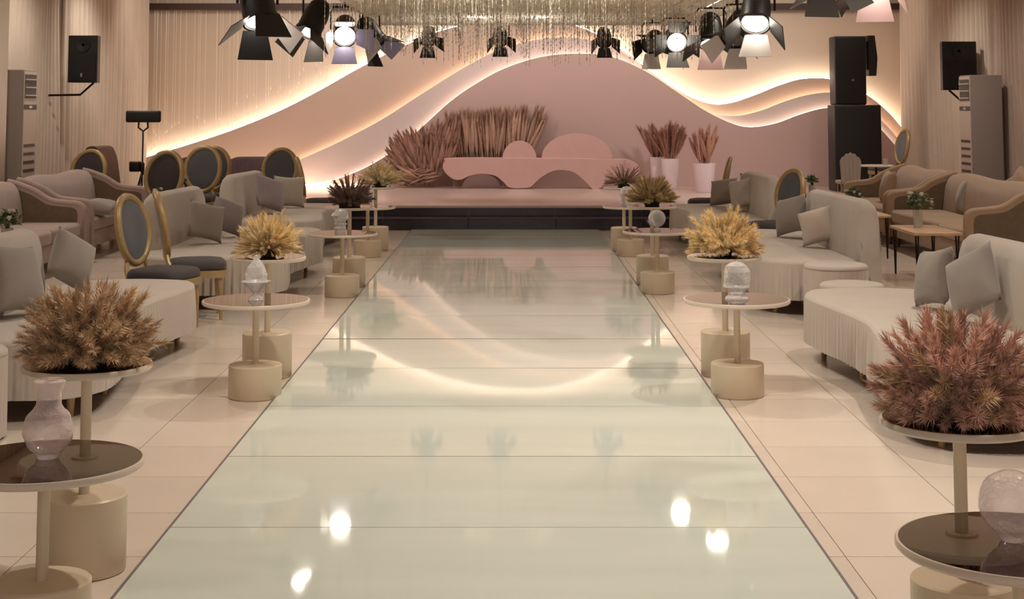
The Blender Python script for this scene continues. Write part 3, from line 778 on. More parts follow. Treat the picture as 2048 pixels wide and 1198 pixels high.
chair(chd, XP(158, 20.5), 20.5, R(262), 'dark oval chair against the left curtain, front one', 0, 1.1)
chair(chd, XP(185, 22.0), 22.0, R(262), 'dark oval chair against the left curtain, rear one', 0, 1.1)
chair(chg, XP(1778, 24.0), 24.1, R(190), 'oval chair on the stage right of the speaker tower', .331)

# dark brown lounge chair (side view) far left
t = empty('brown_armchair', (-5.72, 22.05+.35, 0), R(-15), 'dark brown wooden side chair near the tripod, far left', 'chair')
t.location = (-5.62, 21.3, 0)
prof = crom([(-.12, .45, 0), (-.2, .8, 0), (-.28, 1.1, 0), (-.2, 1.19, 0), (-.08, 1.15, 0), (0, .9, 0), (.06, .5, 0)], 6)
MB().prism([(p.x, p.y) for p in prof], -.22, .22, 'y').build('backrest', M['brown_wood'], t)
MB().box(-.1, .42, -.24, .24, .40, .47, bev=.02).build('seat', M['dark_up'], t)
for a in (-.05, .38):
    for b_ in (-.2, .2): MB().lathe([(.016, 0), (.022, .4)], 8, Matrix.Translation((a, b_, 0))).build('leg', M['brown_wood'], t)

# shell chair with ribbed back, far right
t = empty('shell_chair', (XP(1702, 22.5), 22.5, .331), R(0), 'cream chair with ribbed shell back before the speaker tower', 'chair', None); t.scale = (.78, .78, .70)
vs = []; fs = []; n = 50; K = 8
for side in (0, 1):
    for j in range(K+1):
        for i in range(n+1):
            a = -1+2*i/n; z = .42+(.60-.16*a*a)*j/K
            y = -.06+.2*a*a*0-(.02*abs(sin(i/n*pi*5)))+(.03 if side else 0)
            vs.append((a*.2*(1-.12*(1-j/K)), y+.08*(1-j/K)*0, z+(.03*abs(sin(i/n*pi*5)) if j == K else 0)))
P = (K+1)*(n+1)
for sd in (0, 1):
    for j in range(K):
        for i in range(n): a = sd*P+j*(n+1)+i; fs.append((a, a+1, a+n+2, a+n+1))
for i in range(n): fs.append((K*(n+1)+i, K*(n+1)+i+1, P+K*(n+1)+i+1, P+K*(n+1)+i))
MB().add(vs, fs).build('ribbed_back', M['linen'], t, smooth=50)
MB().box(-.21, .21, -.05, .38, .38, .46, bev=.03).build('seat', M['linen'], t)
for a in (-.17, .17):
    for b_ in (0, .33): MB().lathe([(.012, 0), (.018, .39)], 8, Matrix.Translation((a, b_, 0))).build('leg', M['gold'], t)

# ------------------------------------------------------------------ sofas with sloping arms along the walls
def wing_sofa(x, y, wdt, rz, up, label, dep=.82, zt=.92, cush=True):
    t = empty('wing_sofa', (x, y, 0), rz, label, 'sofa', 'wall sofas with sloping arms')
    # local: +x faces the front, y is the width, origin at back centre
    hw = wdt/2
    back = crom([(-.06, .12, 0), (-.02, .5, 0), (-.08, .8, 0), (-.06, zt-.02, 0), (0, zt, 0), (.07, zt-.04, 0), (.13, .75, 0), (.17, .42, 0), (.17, .15, 0)], 5)
    n = 16; vs = []; fs = []; m = len(back)
    for i in range(n+1):
        u = i/n; y_ = -hw+.07+(wdt-.14)*u; k = 1-.03*abs(2*u-1)**4
        for p in back: vs.append((p.x, y_, .12+(p.y-.12)*k+(.015*sin(u*9) if p.y > .8 else 0)))
    for i in range(n):
        for j in range(m): fs.append((i*m+j, i*m+(j+1) % m, (i+1)*m+(j+1) % m, (i+1)*m+j))
    fs += [tuple(range(m)), tuple(n*m+j for j in range(m-1, -1, -1))]
    MB().add(vs, fs).build('backrest', up, t, smooth=60)
    MB().box(.17, dep-.04, -hw+.07, hw-.07, .12, .30, bev=.01).build('base', up, t)
    nc = max(1, round(wdt/1.3)); cw = (wdt-.14)/nc
    for k in range(nc):
        MB().box(.16, dep+.0, -hw+.07+k*cw+.003, -hw+.07+(k+1)*cw-.003, .302, .46, bev=.045).build('seat_cushion', up, t, smooth=60)
    top = crom([(-.04, zt-.02, 0), (.08, zt-.05, 0), (.26, .80, 0), (.44, .695, 0), (.62, .665, 0), (.76, .65, 0), (.815, .61, 0), (.825, .54, 0)], 6)
    for s in (-1, 1):
        poly = [(p.x*dep/.82, p.y) for p in top]+[(.825*dep/.82, .12), (-.04, .12)]
        a, b_ = (s*hw-.035, s*hw+.035)
        MB().prism(poly, a, b_, 'y').build('arm', up, t, smooth=30)
        inn = [(.02+(q[0])*.90, .14+(q[1]-.12)*.90) for q in poly]
        MB().prism(inn, a-.004, b_+.004, 'y').build('arm_panel', M['arm_in'], t, smooth=30)
        rim = [(p[0], s*hw, p[1]) for p in poly[:-1]]
        MB().tube(rim, .038, 8).build('arm_rim', up, t, smooth=180)
    for a in (.06, dep-.08):
        for s in (-1, 1): MB().lathe([(.02, .001), (.03, .125)], 8, Matrix.Translation((a, s*(hw-.1), 0))).build('leg', M['brown_wood'], t)
    return t
wing_sofa(-5.62, 15.4, 3.3, 0, M['rose_up'], 'rose sofa with sloping brown arm, nearest at the left wall')
wing_sofa(-5.66, 18.85, 2.7, 0, M['rose_up'], 'rose sofa at the left wall below the air conditioner')
wing_sofa(5.56, 17.5, 3.3, pi, M['tan_up'], 'tan sofa with sloping brown arm, nearest at the right wall')
wing_sofa(5.56, 20.5, 2.35, pi, M['tan_up'], 'tan sofa at the right wall before the speaker tower')
wing_sofa(6.82, 18.75, 2.3, pi, M['tan_up'], 'tan sofa set back against the right curtain, under the air conditioner')
SEAT['x'] = .46
c = cushion(206, 412, 18.0, .42, R(80), R(-82), R(0), M['linen_grey'], 'grey cushion lying flat on the left rose sofa')
c = cushion(1776, 372, 20.4, .44, R(-92), R(-14), R(0), M['tan_up'], 'tan cushion on the far right wall sofa')
c = cushion(1930, 408, 18.4, .42, R(-100), R(-14), R(0), M['linen_grey'], 'grey cushion upright on the nearest right wall sofa')
c = cushion(2040, 350, 19.2, .42, R(-80), R(-14), R(30), M['tan_up'], 'tan cushion on the sofa set back by the right curtain')

# ------------------------------------------------------------------ small tables and vases with flowers
def hairpin(x, y, wx, wy, h, label, rz=0, m='wood_top'):
    t = empty('hairpin_table', (x, y, 0), rz, label, 'table')
    MB().box(-wx/2, wx/2, -wy/2, wy/2, h-.03, h, bev=.006).build('table_top', M[m], t)
    for a in (-1, 1):
        for b_ in (-1, 1):
            cx, cy = a*(wx/2-.04), b_*(wy/2-.06)
            MB().tube([(cx, cy-.05*b_*0-.05, h-.03), (cx, cy, .003), (cx, cy+.05, h-.03)], .009, 6).build('leg', M['darkmetal'], t)
    return t
def posy(x, y, z, label, r=.11, pot=True, seed=0, hv=.13, white=5):
    t = empty('flower_vase', (x, y, z), 0, label, 'flowers')
    MB().lathe([(0, .001), (.045, .001), (.05, hv), (.044, hv), (.04, .012), (0, .012)], 20).build('vase', M['glassware'], t)
    rr = random.Random(seed); b = MB()
    for k in range(110):
        a = rr.uniform(0, 2*pi); e = rr.uniform(-.3, 1.5); q = r*rr.uniform(.35, 1)
        p = Vector((cos(a)*cos(e)*q, sin(a)*cos(e)*q, hv+.05+sin(e)*q*.8)); n_ = Vector((rr.uniform(-1, 1), rr.uniform(-1, 1), rr.uniform(-.3, 1))).normalized(); s_ = n_.orthogonal().normalized()*.013
        b.add([p-s_, p+n_*.045, p+s_, p-n_*.02], [(0, 1, 2, 3)])
    b.tube([(0, 0, .02), (0, 0, hv+.05)], .02, 6)
    b.build('foliage', M['leaf'], t, smooth=0)
    for k in range(white):
        a = rr.uniform(0, 2*pi); e = rr.uniform(0, 1.1); q = r*.85
        p = Vector((cos(a)*cos(e)*q, sin(a)*cos(e)*q, hv+.06+sin(e)*q*.8)); bb = MB()
        for j in range(3):
            for i in range(6):
                an = i*pi/3+j*.5; d = Vector((cos(an), sin(an), .4+j*.7)).normalized(); s_ = Vector((-sin(an), cos(an), 0))*.012
                bb.add([p, p+d*.018-s_, p+d*.034, p+d*.018+s_], [(0, 1, 2, 3)])
        bb.lathe([(0, -.012), (.014, 0), (.0, .014)], 6, Matrix.Translation(p))
        bb.build('blossom', M['petal'], t, smooth=0)
    return t
hairpin(4.22, 15.55, .48, 1.0, .50, 'rectangular wooden table on hairpin legs before the nearest right wall sofa')
posy(4.20, 15.75, .501, 'glass vase of dark greenery with white blossoms on the rectangular table', .17, seed=1, hv=.18)
hairpin(4.15, 18.0, .42, 1.0, .50, 'slim wooden hairpin table farther back at the right')
posy(4.13, 18.4, .501, 'small green and white posy on the slim hairpin table, right', .12, seed=2, hv=.12, white=4)
hairpin(4.15, 20.3, .5, .5, .60, 'small square table beside the farthest right sofa')
posy(4.0, 20.3, .601, 'little greenery vase on the small square table near the stage', .09, seed=3, hv=.1, white=2)
hairpin(-4.3, 12.6, .5, .6, .60, 'small table at the left edge behind the nearest sofa back')
posy(-4.19, 12.6, .601, 'green and yellow posy peeking in at the left picture edge', .12, seed=4, hv=.14, white=3)
# slim dark side table with vase behind the nearest left chairs
t = empty('side_table', (-3.78, 16.2, 0), 0, 'slim dark side table with white top behind the left chairs', 'table')
MB().lathe([(0, .60), (.16, .60), (.16, .625), (0, .625)], 28).build('table_top', M['cream_rim'], t)
MB().lathe([(0, .50), (.11, .50), (.11, .515), (0, .515)], 24).build('shelf', M['darkmetal'], t)
MB().lathe([(.012, .02), (.012, .6)], 10).build('pole', M['darkmetal'], t)
for k in range(3):
    a = k*2.094; MB().tube([(0, 0, .3), (.06*cos(a), .06*sin(a), .2), (.05*cos(a), .05*sin(a), .1), (.16*cos(a), .16*sin(a), .01)], .008, 6).build('scroll_leg', M['darkmetal'], t)
posy(-3.78, 16.2, .626, 'dark vase with small leaves on the slim side table, left', .07, seed=6, hv=.13, white=2)
posy(XP(362, 20.4), 20.4, .601, 'white blossom vase between the oval chairs, far left', .07, seed=7, hv=.1, white=4)
t = empty('side_table', (XP(362, 20.4), 20.4, 0), 0, 'small round table between the far left oval chairs', 'table')
MB().lathe([(0, .575), (.2, .575), (.2, .6), (0, .6)], 28).build('table_top', M['cream_rim'], t)
MB().lathe([(.13, .0), (.13, .02), (.02, .04), (.018, .575)], 16).build('pedestal', M['darkmetal'], t)
# small round table by the speaker tower with a cup
t = empty('side_table', (XP(1754, 23.2), 23.2, .331), 0, 'small round cream table beside the ribbed shell chair', 'table')
MB().lathe([(0, .50), (.26, .50), (.27, .51), (.26, .525), (0, .525)], 32).build('table_top', M['cream_rim'], t)
MB().lathe([(.15, .0), (.15, .02), (.02, .05), (.018, .50)], 16).build('pedestal', M['darkmetal'], t)
o = MB().lathe([(0, 0), (.03, 0), (.04, .1), (.036, .1), (.027, .006), (0, .006)], 16).build('drinking_glass', M['glassware']); o.location = (XP(1772, 23.2), 23.15, .331+.526)
tag(o, 'small drinking glass on the round table by the speaker tower', 'glass')

# ------------------------------------------------------------------ stage dressing
BY = 26.35
bp = [(905, 315), (1060, 315), (1225, 317), (1262, 320), (1278, 334), (1270, 350), (1240, 352), (1222, 356), (1207, 368), (1197, 376), (1184, 376), (1172, 364), (1150, 345), (1128, 339), (1105, 341), (1083, 353), (1066, 368), (1056, 374), (1021, 374), (1006, 362), (990, 350), (962, 346), (938, 351), (922, 358), (908, 357), (895, 348), (886, 334), (890, 321)]
bench = empty('sculpted_bench', (0, BY, .331), 0, 'pink bench with arched underside and round ends on the stage', 'bench')
def simp(px, per=5):
    P_ = [W(a, b_, BY) for a, b_ in px]; z0 = min(p.z for p in P_)
    return [(p.x, p.z-z0) for p in crom([(p.x, 0, p.z) for p in P_], per, True)]
pts = simp(bp)
m = MB(); m.prism(pts, -.1, .28, 'y'); ob = m.build('body', M['bench'], bench, smooth=30)
mo = ob.modifiers.new('bev', 'BEVEL'); mo.width = .012; mo.segments = 2; mo.limit_method = 'ANGLE'
bt = max(p[1] for p in pts)
for cx, rx, rz, yy, lab in ((1039, 34, 35, .14, None), (1155, 71, 50, .19, None)):
    c0 = W(cx, 316, BY); sx = 115*1.0
    pl_ = [(c0.x+rx/115.2*cos(a), bt-.015+rz/115.2*sin(a)) for a in [pi*i/32 for i in range(33)]]
    MB().prism(pl_, yy, yy+.08, 'y').build('half_round_back', M['bench'], bench, smooth=30)
# pale half disc under the left arch
o = empty('half_disc', (W(962, 372, 26.6).x, 26.68, .331), 0, 'grey half disc standing under the left arch of the bench', 'decor')
MB().prism([(.33*cos(pi*i/24), .24*sin(pi*i/24)) for i in range(25)], 0, .05, 'y').build('disc', M['vase'], o, smooth=30)

# palm spear fan, left of the bench
fan = empty('palm_spear_fan', (W(838, 372, 26.6).x, 26.72, .331), 0, 'large fan of brown dried palm spears left of the bench', 'dried plant')
rf_ = random.Random(5)
def spear(root, x, y, z, L, ang, lean, w_, kd, cl, name, yaw=None):
    d = Vector((sin(ang), lean, cos(ang))).normalized()
    q = d.to_track_quat('Z', 'Y').to_matrix().to_4x4() @ Matrix.Rotation(rf_.uniform(-.7, .7) if yaw is None else yaw, 4, 'Z')
    link_mesh(name, rf_.choice(plumes(kd, cl)), root, Matrix.Translation((x, y, z)) @ q @ Matrix.Diagonal((w_, w_, L, 1)))
def ztop(x):
    P_ = [(-.66, .55), (-.5, .93), (-.2, 1.02), (.1, 1.08), (.4, 1.2), (.75, 1.3)]
    for (x0, z0), (x1, z1) in zip(P_, P_[1:]):
        if x <= x1: return z0+(z1-z0)*max(0, (x-x0)/(x1-x0))
    return z1
for k in range(250):
    tx = rf_.uniform(-.62, .72); tz = ztop(tx)*(1-.75*rf_.random()**1.3)+rf_.uniform(-.03, .05)
    if tx > .38 and tz < .62: tz = rf_.uniform(.7, ztop(tx))
    L = rf_.uniform(.34, .52); fr_ = 1-tz/1.3
    a = math.atan2(tx-.1, tz+.25)*(1.15 if tx < .1 else .7)+rf_.uniform(-.12, .12)
    L = min(L, (tz+.02)/max(cos(a), .2)) if a < 1.2 else L
    spear(fan, tx-sin(a)*L, .1-.22*fr_+rf_.uniform(-.04, .04), max(.02, tz-cos(a)*L), L, a, rf_.uniform(-.15, .02), L*1.25, 'feather', 'spear', 'spear')
for k in range(40):                                            # low droopers at the foot
    a = R(rf_.choice((-1, 1))*rf_.uniform(60, 82)); L = rf_.uniform(.3, .5)
    if a > 0: L *= .6
    spear(fan, rf_.uniform(-.2, .15), rf_.uniform(-.26, -.12), .04+rf_.uniform(0, .22), L, a, rf_.uniform(-.12, 0), L*1.1, 'feather', 'reddish', 'spear')
wh = empty('wheat_screen', (W(985, 316, 27.0).x, 26.98, .331), 0, 'tall row of dried brown pampas standing behind the bench', 'dried plant')
for k in range(240):
    u = rf_.uniform(-1, 1); L = rf_.uniform(.62, .86)
    top_ = 1.30+.05*u+rf_.uniform(-.16, .06)
    x0 = u*.68; z0 = top_-L; a = .12*u+rf_.gauss(0, .07)+(.2 if u > .8 else 0)
    spear(wh, x0, rf_.uniform(-.07, .07), z0, L, a, rf_.uniform(-.05, .05), L*.75, 'fluffy' if rf_.random() < .4 else 'feather', 'wheat', 'plume')
b = MB()
for k in range(60):
    x_ = -.7+1.4*k/59; b.tube([(x_, rf_.uniform(-.03, .03), 0), (x_*1.02, 0, .75)], .006, 4)
b.build('stems', M['pl_wheat'], wh, kind='stuff')
# vases
def vase(px0, px1, ytop, y, label, n, seed, kd, cl, ph, hgt=None):
    c0 = W((px0+px1)/2, ytop, y); r = (px1-px0)/2/(3050/(y+.2))
    t = empty('tall_vase', (c0.x, y, .331), 0, label, 'vase', 'white floor vases on the stage')
    h = c0.z-.331
    MB().lathe([(0, 0), (r*.68, 0), (r*.74, .02), (r, h-.01), (r, h), (r-.012, h), (r*.68, .05), (0, .05)], 40).build('vase_body', M['vase'], t)
    t2 = empty('pampas_bunch', (c0.x, y, .331+.06), 0, label.replace('tall white vase', 'dried brown stems in the white vase').replace('white vase, ', 'white vase, '), 'dried plant')
    global rf_; rf_ = random.Random(seed)
    for k in range(n):
        a = rf_.gauss(0, .22); L = rf_.uniform(.6, 1)*ph; u = rf_.uniform(-1, 1)
        spear(t2, u*r*.45, rf_.uniform(-.4, .4)*r, h-.16+rf_.uniform(0, .1), L, a+u*.25, rf_.uniform(-.12, .12), L*1.2, kd if rf_.random() < .7 else 'fluffy', cl, 'plume')
    return t
vase(1322, 1358, 317, 25.9, 'tall white vase, middle of the three on the stage', 60, 1, 'fluffy', 'terracotta', .62)
vase(1300, 1328, 314, 26.35, 'tall white vase, leftmost of the three on the stage', 22, 2, 'feather', 'spear', .62)
vase(1386, 1431, 326, 25.2, 'tall white vase, rightmost, of three on the stage', 16, 3, 'feather', 'terracotta', .72)

# covered boxes on the left of the stage
for px0, px1, lab in ((357, 456, 'left one of two dark cloth covered boxes on the stage'), (460, 545, 'right one of two dark cloth covered boxes on the stage')):
    p0_, p1_ = W(px0, 314, 24.9), W(px1, 314, 24.9)
    t = empty('covered_box', ((p0_.x+p1_.x)/2, 24.9, .331), 0, lab, 'box', 'dark covered boxes on the stage')
    wv = (p1_.x-p0_.x)/2; hb = p0_.z-.331
    MB().box(-wv+.02, wv-.02, .02, .38, 0, hb-.03, bev=.02).build('case', M['black'], t)
    n = 30; vs = []; fs = []
    prof = [(-.012, hb*.35), (-.006, hb*.6), (0, hb-.05), (.03, hb-.005), (.2, hb), (.37, hb-.005), (.4, hb-.05), (.41, hb*.3)]
    for i in range(n+1):
        x_ = -wv+2*wv*i/n; e = abs(2*i/n-1)
        for a, z in prof: vs.append((x_, a+.008*sin(i*1.3+z*4), z-.05*e**8+(.03*noise.noise(Vector((i*.3, a, 0))) if z < hb*.4 else 0)))
    q = len(prof)
    for i in range(n):
        for j in range(q-1): fs.append((i*q+j, i*q+j+1, (i+1)*q+j+1, (i+1)*q+j))
    MB().add(vs, fs).build('cloth_cover', M['cover'], t, smooth=180)

# ------------------------------------------------------------------ speakers
def cabinet(b, x0, x1, y0, y1, z0, z1): b.box(x0, x1, y0, y1, z0, z1, bev=.02)
p0_, p1_ = W(1672, 362, 25.4), W(1762, 210, 25.4)
zt_sub = p1_.z
t = empty('subwoofer', ((p0_.x+p1_.x)/2, 25.4, .331), 0, 'wide black bass speaker at the bottom of the tower on the right of the stage', 'speaker')
hw = (p1_.x-p0_.x)/2
MB().box(-hw, hw, 0, .6, 0, zt_sub-.331, bev=.02).build('cabinet', M['black'], t)
MB().box(-hw+.03, hw-.03, -.012, .0, .04, zt_sub-.37, bev=.004).build('grille', M['black_mesh'], t)
a0, a1 = W(1672, 210, 25.4), W(1732, 72, 25.4)
t = empty('tower_speaker', ((a0.x+a1.x)/2, 25.4, zt_sub+.001), 0, 'tall black speaker standing on the bass speaker', 'speaker')
hw2 = (a1.x-a0.x)/2; ht = a1.z-zt_sub
MB().box(-hw2, hw2, .02, .5, 0, ht, bev=.03).build('cabinet', M['black'], t)
MB().box(-hw2+.02, hw2-.02, .008, .02, .03, ht-.03, bev=.004).build('grille', M['black_mesh'], t)
MB().lathe([(0, 0), (.018, 0), (.018, .004), (0, .004)], 16, Matrix.Translation((.03, .006, ht*.36)) @ Matrix.Rotation(pi/2, 4, 'X')).build('badge', M['steel'], t)
b0_, b1_ = W(1734, 152, 25.7), W(1747, 72, 25.7)
t = empty('side_speaker', (b0_.x+.07, 25.45, 0), 0, 'narrow black speaker clamped to the side of the tall one', 'speaker')
MB().prism([(-.08, b0_.z), (.045, b0_.z), (.07, b0_.z+.3), (.03, b1_.z), (-.08, b1_.z)], .06, .46, 'y').build('cabinet', M['black'], t)
MB().box(-.105, -.078, .1, .3, b0_.z+.1, b1_.z-.1).build('bracket', M['darkmetal'], t)

def wall_speaker(px0, px1, py0, py1, y, side, label):
    a, b_ = W(px0, py1, y), W(px1, py0, y); hw = (b_.x-a.x)/2; h = b_.z-a.z
    t = empty('wall_loudspeaker', ((a.x+b_.x)/2, y, a.z), 0, label, 'speaker', 'wall loudspeakers')
    MB().prism([(-hw, 0), (hw, 0), (hw*.75, .34), (-hw*.75, .34)], 0, h, 'z').build('cabinet', M['black'], t, smooth=0)
    MB().box(-hw+.02, hw-.02, -.012, 0, .02, h*.62, bev=.004).build('grille', M['black_mesh'], t)
    MB().lathe([(.02, 0), (.09, .02), (.1, .02), (.1, .0)], 24, Matrix.Translation((0, .0, h*.8)) @ Matrix.Rotation(pi/2, 4, 'X')).build('horn', M['black'], t)
    MB().box(-.025, .0, -.016, -.01, .08, .13).build('badge', M['steel'], t, smooth=0)
    wx = (XL if side < 0 else XR)-t.location.x
    MB().tube([(side*-.12, .16, .0), (side*.08, .2, -.17), (wx+.0-side*.02, .22, -.18)], .016, 8).build('bracket_arm', M['darkmetal'], t)
    return t
wall_speaker(135, 196, 71, 165, 21.3, -1, 'black loudspeaker on a bracket before the left curtain')
wall_speaker(1886, 1952, 83, 180, 22.4, 1, 'black loudspeaker on a bracket before the right curtain')

# ------------------------------------------------------------------ air conditioners
def ac(px_front, px_back, py_top, y0, side, label):
    a = W(px_front, py_top, y0); zt = a.z; yb = y0+.55
    t = empty('air_conditioner', (a.x, y0, 0), 0, label, 'air conditioner', 'floor standing air conditioners')
    wx = side*(.28 if side < 0 else .44)
    x0, x1 = sorted((0, wx))
    MB().box(x0, x1, 0, .55, .002, zt, bev=.012).build('cabinet', M['ac_side'], t)
    f = -side                                                   # the front face looks to -side in x
    def fr(y_0, y_1, z0, z1, m, nm, d0=0, d1=.01, sm=0):
        xa, xb_ = sorted((f*d0, f*d1)); MB().box(xa, xb_, y_0, y_1, z0, z1).build(nm, M[m], t, smooth=sm)
    fr(.02, .53, .02, zt-.02, 'ac_white', 'front_panel')
    fr(.05, .50, zt-.36, zt-.06, 'ac_dark', 'air_outlet', .01, .014)
    for k in range(3): fr(.05, .50, zt-.33+k*.1, zt-.315+k*.1, 'ac_white', 'outlet_vane', .014, .028)
    fr(.02, .53, zt-.50, zt-.44, 'ac_dark', 'display_strip', .01, .013)
    fr(.22, .34, zt-.485, zt-.455, 'steel', 'display', .013, .016)
    for k in range(8): fr(.06, .49, .5+k*.105, .535+k*.105, 'ac_dark', 'intake_slot', .01, .013)
    return t
ac(47, 5, 139, 19.0, -1, 'white floor standing air conditioner before the left curtain')
ac(1941, 2003, 150, 21.3, 1, 'white floor standing air conditioner before the right curtain')

# ------------------------------------------------------------------ tripod with light bar
t = empty('light_bar_tripod', (XP(284, 20.7), 20.7, 0), 0, 'thin black tripod holding a horizontal light bar, far left', 'tripod')
zc = W(286, 233, 20.7).z
MB().box(-.24, .24, -.03, .03, zc-.08, zc+.08, bev=.025).build('light_bar', M['black'], t)
MB().tube([(-.06, 0, zc-.08), (-.065, 0, zc-.15), (0, 0, zc-.2), (.065, 0, zc-.15), (.06, 0, zc-.08)], .014, 8).build('yoke', M['black'], t)
MB().tube([(0, 0, .3), (0, 0, zc-.19)], .011, 8).build('pole', M['black'], t)
MB().lathe([(.02, 0), (.03, .02), (.03, .12), (.015, .14)], 12, Matrix.Translation((0, 0, .85))).build('collar', M['black'], t)
MB().box(-.17, -.02, -.06, .06, .86, 1.0, bev=.02).build('control_box', M['darkmetal'], t)
for k in range(3):
    a = k*2.094+.4; MB().tube([(0, 0, .88), (.34*cos(a), .34*sin(a), .012)], .01, 6).build('leg', M['black'], t)

# ------------------------------------------------------------------ ceiling downlights, fittings for the added fill lights included
dl = None
for i, (x, y) in enumerate(DOWN):
    if dl is None:
        dl = empty('downlight'); MB().lathe([(.07, CEIL-.02), (.1, CEIL-.02), (.1, CEIL-.001), (.07, CEIL-.001)], 24).build('ring', M['cream_rim'], dl)
        MB().lathe([(0, CEIL-.012), (.07, CEIL-.012), (.07, CEIL-.004), (0, CEIL-.004)], 20).build('lens', M['lens_off'], dl); o = dl
    else: o = copy_tree(dl)
    o.location = (x, y, 0); tag(o, 'round recessed downlight in the ceiling, out of view, some of the set added as fill', 'ceiling light', 'ceiling downlights')

# ------------------------------------------------------------------ stage lamps with barn doors
LAMPS = []
def lamp(px, py, y, yaw, tilt, sc_, doors, label, lit=True, dm=('lamp_black',)*4, hang=True):
    """yaw/tilt: aim. doors: opening angles (bottom, right, top, left) in degrees or None."""
    p = W(px, py, y); LAMPS.append((p.x, p.y))
    t = empty('spotlight', p, 0, label, 'spotlight', 'stage spotlights with barn doors')
    A = Matrix.Rotation(yaw, 4, 'Z') @ Matrix.Rotation(tilt, 4, 'X') @ Matrix.Scale(sc_, 4)   # local aim = +y
    Q = A @ Matrix.Rotation(-pi/2, 4, 'X')                     # lathe z -> +y
    MB().lathe([(0, -.17), (.05, -.17), (.085, -.13), (.1, -.04), (.1, .1), (.108, .1), (.108, .125), (.096, .125), (.092, .11), (0, .11)], 24, Q).build('housing', M['lamp_black'], t)
    MB().lathe([(0, .112), (.088, .112), (.07, .122), (0, .13)], 24, Q).build('lens', M['lens' if lit else 'lens_off'], t)
    # yoke
    ax = (A @ Vector((1, 0, 0))).normalized(); ax.z = 0; ax.normalize()
    k = .125*sc_; zt = .2*sc_
    MB().tube([ax*k, ax*k+Vector((0, 0, zt*.8)), ax*k*.8+Vector((0, 0, zt)), -ax*k*.8+Vector((0, 0, zt)), -ax*k+Vector((0, 0, zt*.8)), -ax*k], .008*sc_, 6).build('yoke', M['darkmetal'], t)
    zr = CEIL-.45-p.z
    MB().tube([(0, 0, zt), (0, 0, max(zr, zt+.05))], .012, 8).build('hanger', M['darkmetal'], t)
    for i, dg in enumerate(doors):
        if dg is None: continue
        S_ = Matrix.Rotation(i*pi/2, 4, 'Y') @ Matrix.Translation((0, .125, -.1)) @ Matrix.Rotation(R(dg), 4, 'X')
        MB().prism([(-.075, 0), (.075, 0), (.11, .17), (-.11, .17)], -.003, .003, 'z', A @ S_).build('barn_door', M[dm[i]], t, smooth=0)
    return t
K4 = ('lamp_black',)*4
lamp(515, 8, 9.6, R(212), R(-62), 1.1, (-25, -35, -8, -55), 'large spotlight with glowing inner doors at upper left, nearest the camera', True, ('lamp_black', 'lamp_white', 'lamp_black', 'lamp_grey'))
lamp(628, 40, 13.5, R(140), R(-58), 1.15, (-25, -40, -20, -30), 'spotlight aimed right with grey lower door, left group', True, ('lamp_grey', 'lamp_black', 'lamp_black', 'lamp_black'))
lamp(690, 60, 15.6, R(185), R(-30), 1.2, (-30, -60, -40, -20), 'bright white spotlight with lilac door, left group', True, ('lamp_lilac', 'lamp_lilac', 'lamp_white', 'lamp_white'))
lamp(742, 66, 15.8, R(235), R(-50), 1.1, (-20, -50, -30, -20), 'spotlight with dark doors and a lilac flap, rightmost of the left group', False, ('lamp_black', 'lamp_lilac', 'lamp_black', 'lamp_white'))
lamp(857, 72, 19.7, R(8), R(-30), .95, (-30, -30, -30, -50), 'black spotlight aimed at the stage, left one of the middle three', False)
lamp(1000, 72, 19.7, R(-2), R(-30), .95, (-20, -30, -30, -40), 'black spotlight aimed at the stage, centre one of the middle three', False)
lamp(1208, 74, 19.7, R(-6), R(-30), .95, (-20, -30, -30, -40), 'black spotlight aimed at the stage, right one of the middle three', False)
lamp(1306, 82, 16.6, R(160), R(-25), 1.0, (-60, -70, -30, -20), 'dark spotlight with round white door, first of the right group', False, ('lamp_white', 'lamp_black', 'lamp_black', 'lamp_black'))
lamp(1350, 78, 15.9, R(182), R(-18), 1.1, (-40, -35, -50, -45), 'glaring spotlight facing the camera above a grey door, right group', True, ('lamp_grey', 'lamp_black', 'lamp_black', 'lamp_black'))
lamp(1422, 64, 14.5, R(178), R(-62), 1.15, (-50, -55, -60, -55), 'spotlight with two spread black doors and a pink one, right group', True, ('lamp_pink', 'lamp_black', 'lamp_black', 'lamp_black'))
lamp(1474, 58, 12.8, R(140), R(-50), 1.05, (-30, -50, -40, -30), 'spotlight with pale open doors, right group', False, ('lamp_white', 'lamp_grey', 'lamp_black', 'lamp_white'))
lamp(1512, 22, 10.6, R(165), R(-48), 1.05, (-15, -35, -40, -30), 'brightest spotlight with black body and white lower door, upper right', True, ('lamp_white', 'lamp_black', 'lamp_black', 'lamp_black'))
lamp(1655, -80, 8.2, R(200), R(-78), 1.0, (-10, -30, -30, -40), 'spotlight of which only a grey door tip shows, top right', False, ('lamp_grey', 'lamp_grey', 'lamp_black', 'lamp_grey'))
lamp(1745, -68, 8.6, R(160), R(-70), 1.0, (-25, -35, -30, -30), 'spotlight with pink and black doors cut by the top edge, right', True, ('lamp_pink', 'lamp_pink', 'lamp_black', 'lamp_black'))
# bars the lamps hang from
def bar(x0, x1, y, label):
    t = empty('lighting_bar', ((x0+x1)/2, y, CEIL-.44), 0, label, 'lighting bar', 'lighting bars under the ceiling')
    L = (x1-x0)/2
    MB().tube([(-L, 0, 0), (L, 0, 0)], .025, 10).build('tube', M['darkmetal'], t)
    for a in (-L*.8, L*.8): MB().tube([(a, 0, .02), (a, 0, .439)], .01, 6).build('drop_rod', M['darkmetal'], t)
bar(-2.3, 2.3, 9.6, 'dark lighting bar nearest the camera'); bar(-2.4, 2.4, 15.7, 'dark lighting bar over the middle of the aisle'); bar(-2.4, 2.4, 19.7, 'dark lighting bar before the stage')

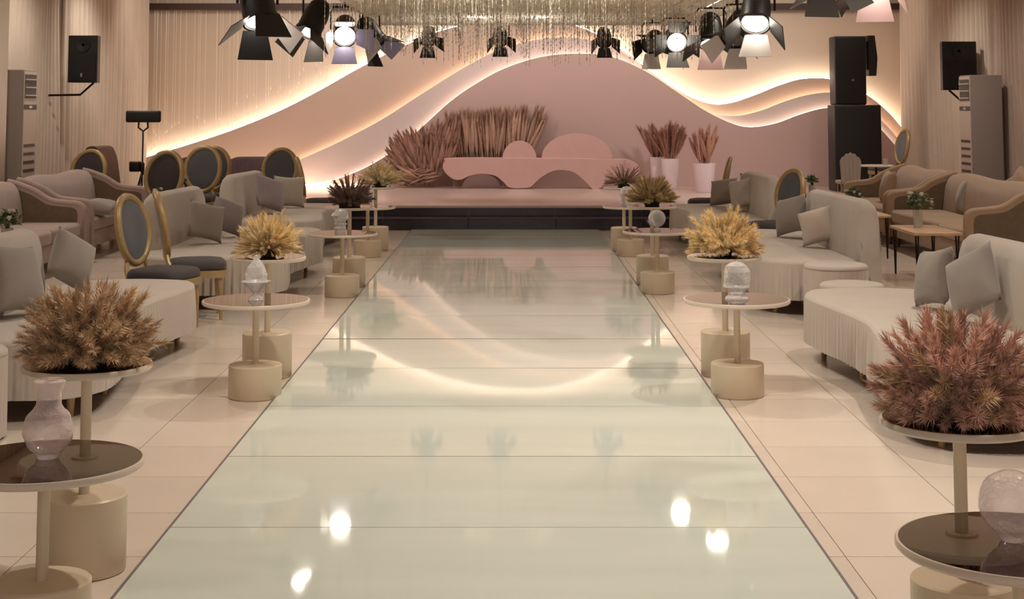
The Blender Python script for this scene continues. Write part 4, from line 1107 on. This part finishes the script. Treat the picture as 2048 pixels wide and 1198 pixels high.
# ------------------------------------------------------------------ chandelier of hanging crystal strands
ZF = 2.70
ch = empty('crystal_chandelier', (0, 14.5, ZF), 0, 'huge rectangular chandelier of hanging crystal strands over the aisle', 'chandelier')
X0c, X1c, Y0c, Y1c = -1.55, 2.2, -2.6, 3.4
gm = MB()
for i in range(24):
    x = X0c+(X1c-X0c)*i/23; gm.tube([(x, Y0c, 0), (x, Y1c, 0)], .006, 4)
for j in range(36):
    y = Y0c+(Y1c-Y0c)*j/35; gm.tube([(X0c, y, .01), (X1c, y, .01)], .006, 4)
gm.build('frame', M['strand'], ch, label='metal grid frame')
for a in (X0c+.4, X1c-.4):
    for b_ in (Y0c+.5, Y1c-.5): MB().tube([(a, b_, .01), (a, b_, CEIL-ZF-.001)], .008, 6).build('suspension_rod', M['darkmetal'], ch)
rc = random.Random(21)
def strand_mb(b, L, seed, M_=None):
    r = random.Random(seed); 
    b.tube([(0, 0, 0), (0, 0, -L)], .0014, 3, False, M_)
    z = -r.uniform(.01, .05)
    while z > -L:
        h = r.uniform(.02, .05); q = r.uniform(.003, .006)
        T0 = Matrix.Translation((0, 0, z)); T0 = (M_ @ T0) if M_ is not None else T0
        b.lathe([(0, -h/2), (q, 0), (0, h/2)], 4, T0); z -= h+r.uniform(.0, .03)
    return b
SM = []
for k in range(10):
    L = .12+.045*k; o = strand_mb(MB(), L, k).build('strand', M['strand'], ch, smooth=0); SM.append(o.data); bpy.data.objects.remove(o)
pos = sorted([(rc.uniform(Y0c, Y1c), rc.uniform(X0c, X1c)) for _ in range(1350)])
st = MB()
for i, (y, x) in enumerate(pos):
    if any((x-a)**2+(y+14.5-b_)**2 < .05 for a, b_ in LAMPS): continue
    k = min(9, int(10*rc.random()**3.2))
    if abs(x-.1) < .9 and rc.random() < .06: k = min(9, k+5)
    if i < 300:
        link_mesh('strand', SM[k], ch, Matrix.Translation((x, y, 0)))
    else: strand_mb(st, .12+.045*k, i % 50, Matrix.Translation((x, y, 0)))
st.build('strands', M['strand'], ch, smooth=0, kind='stuff')
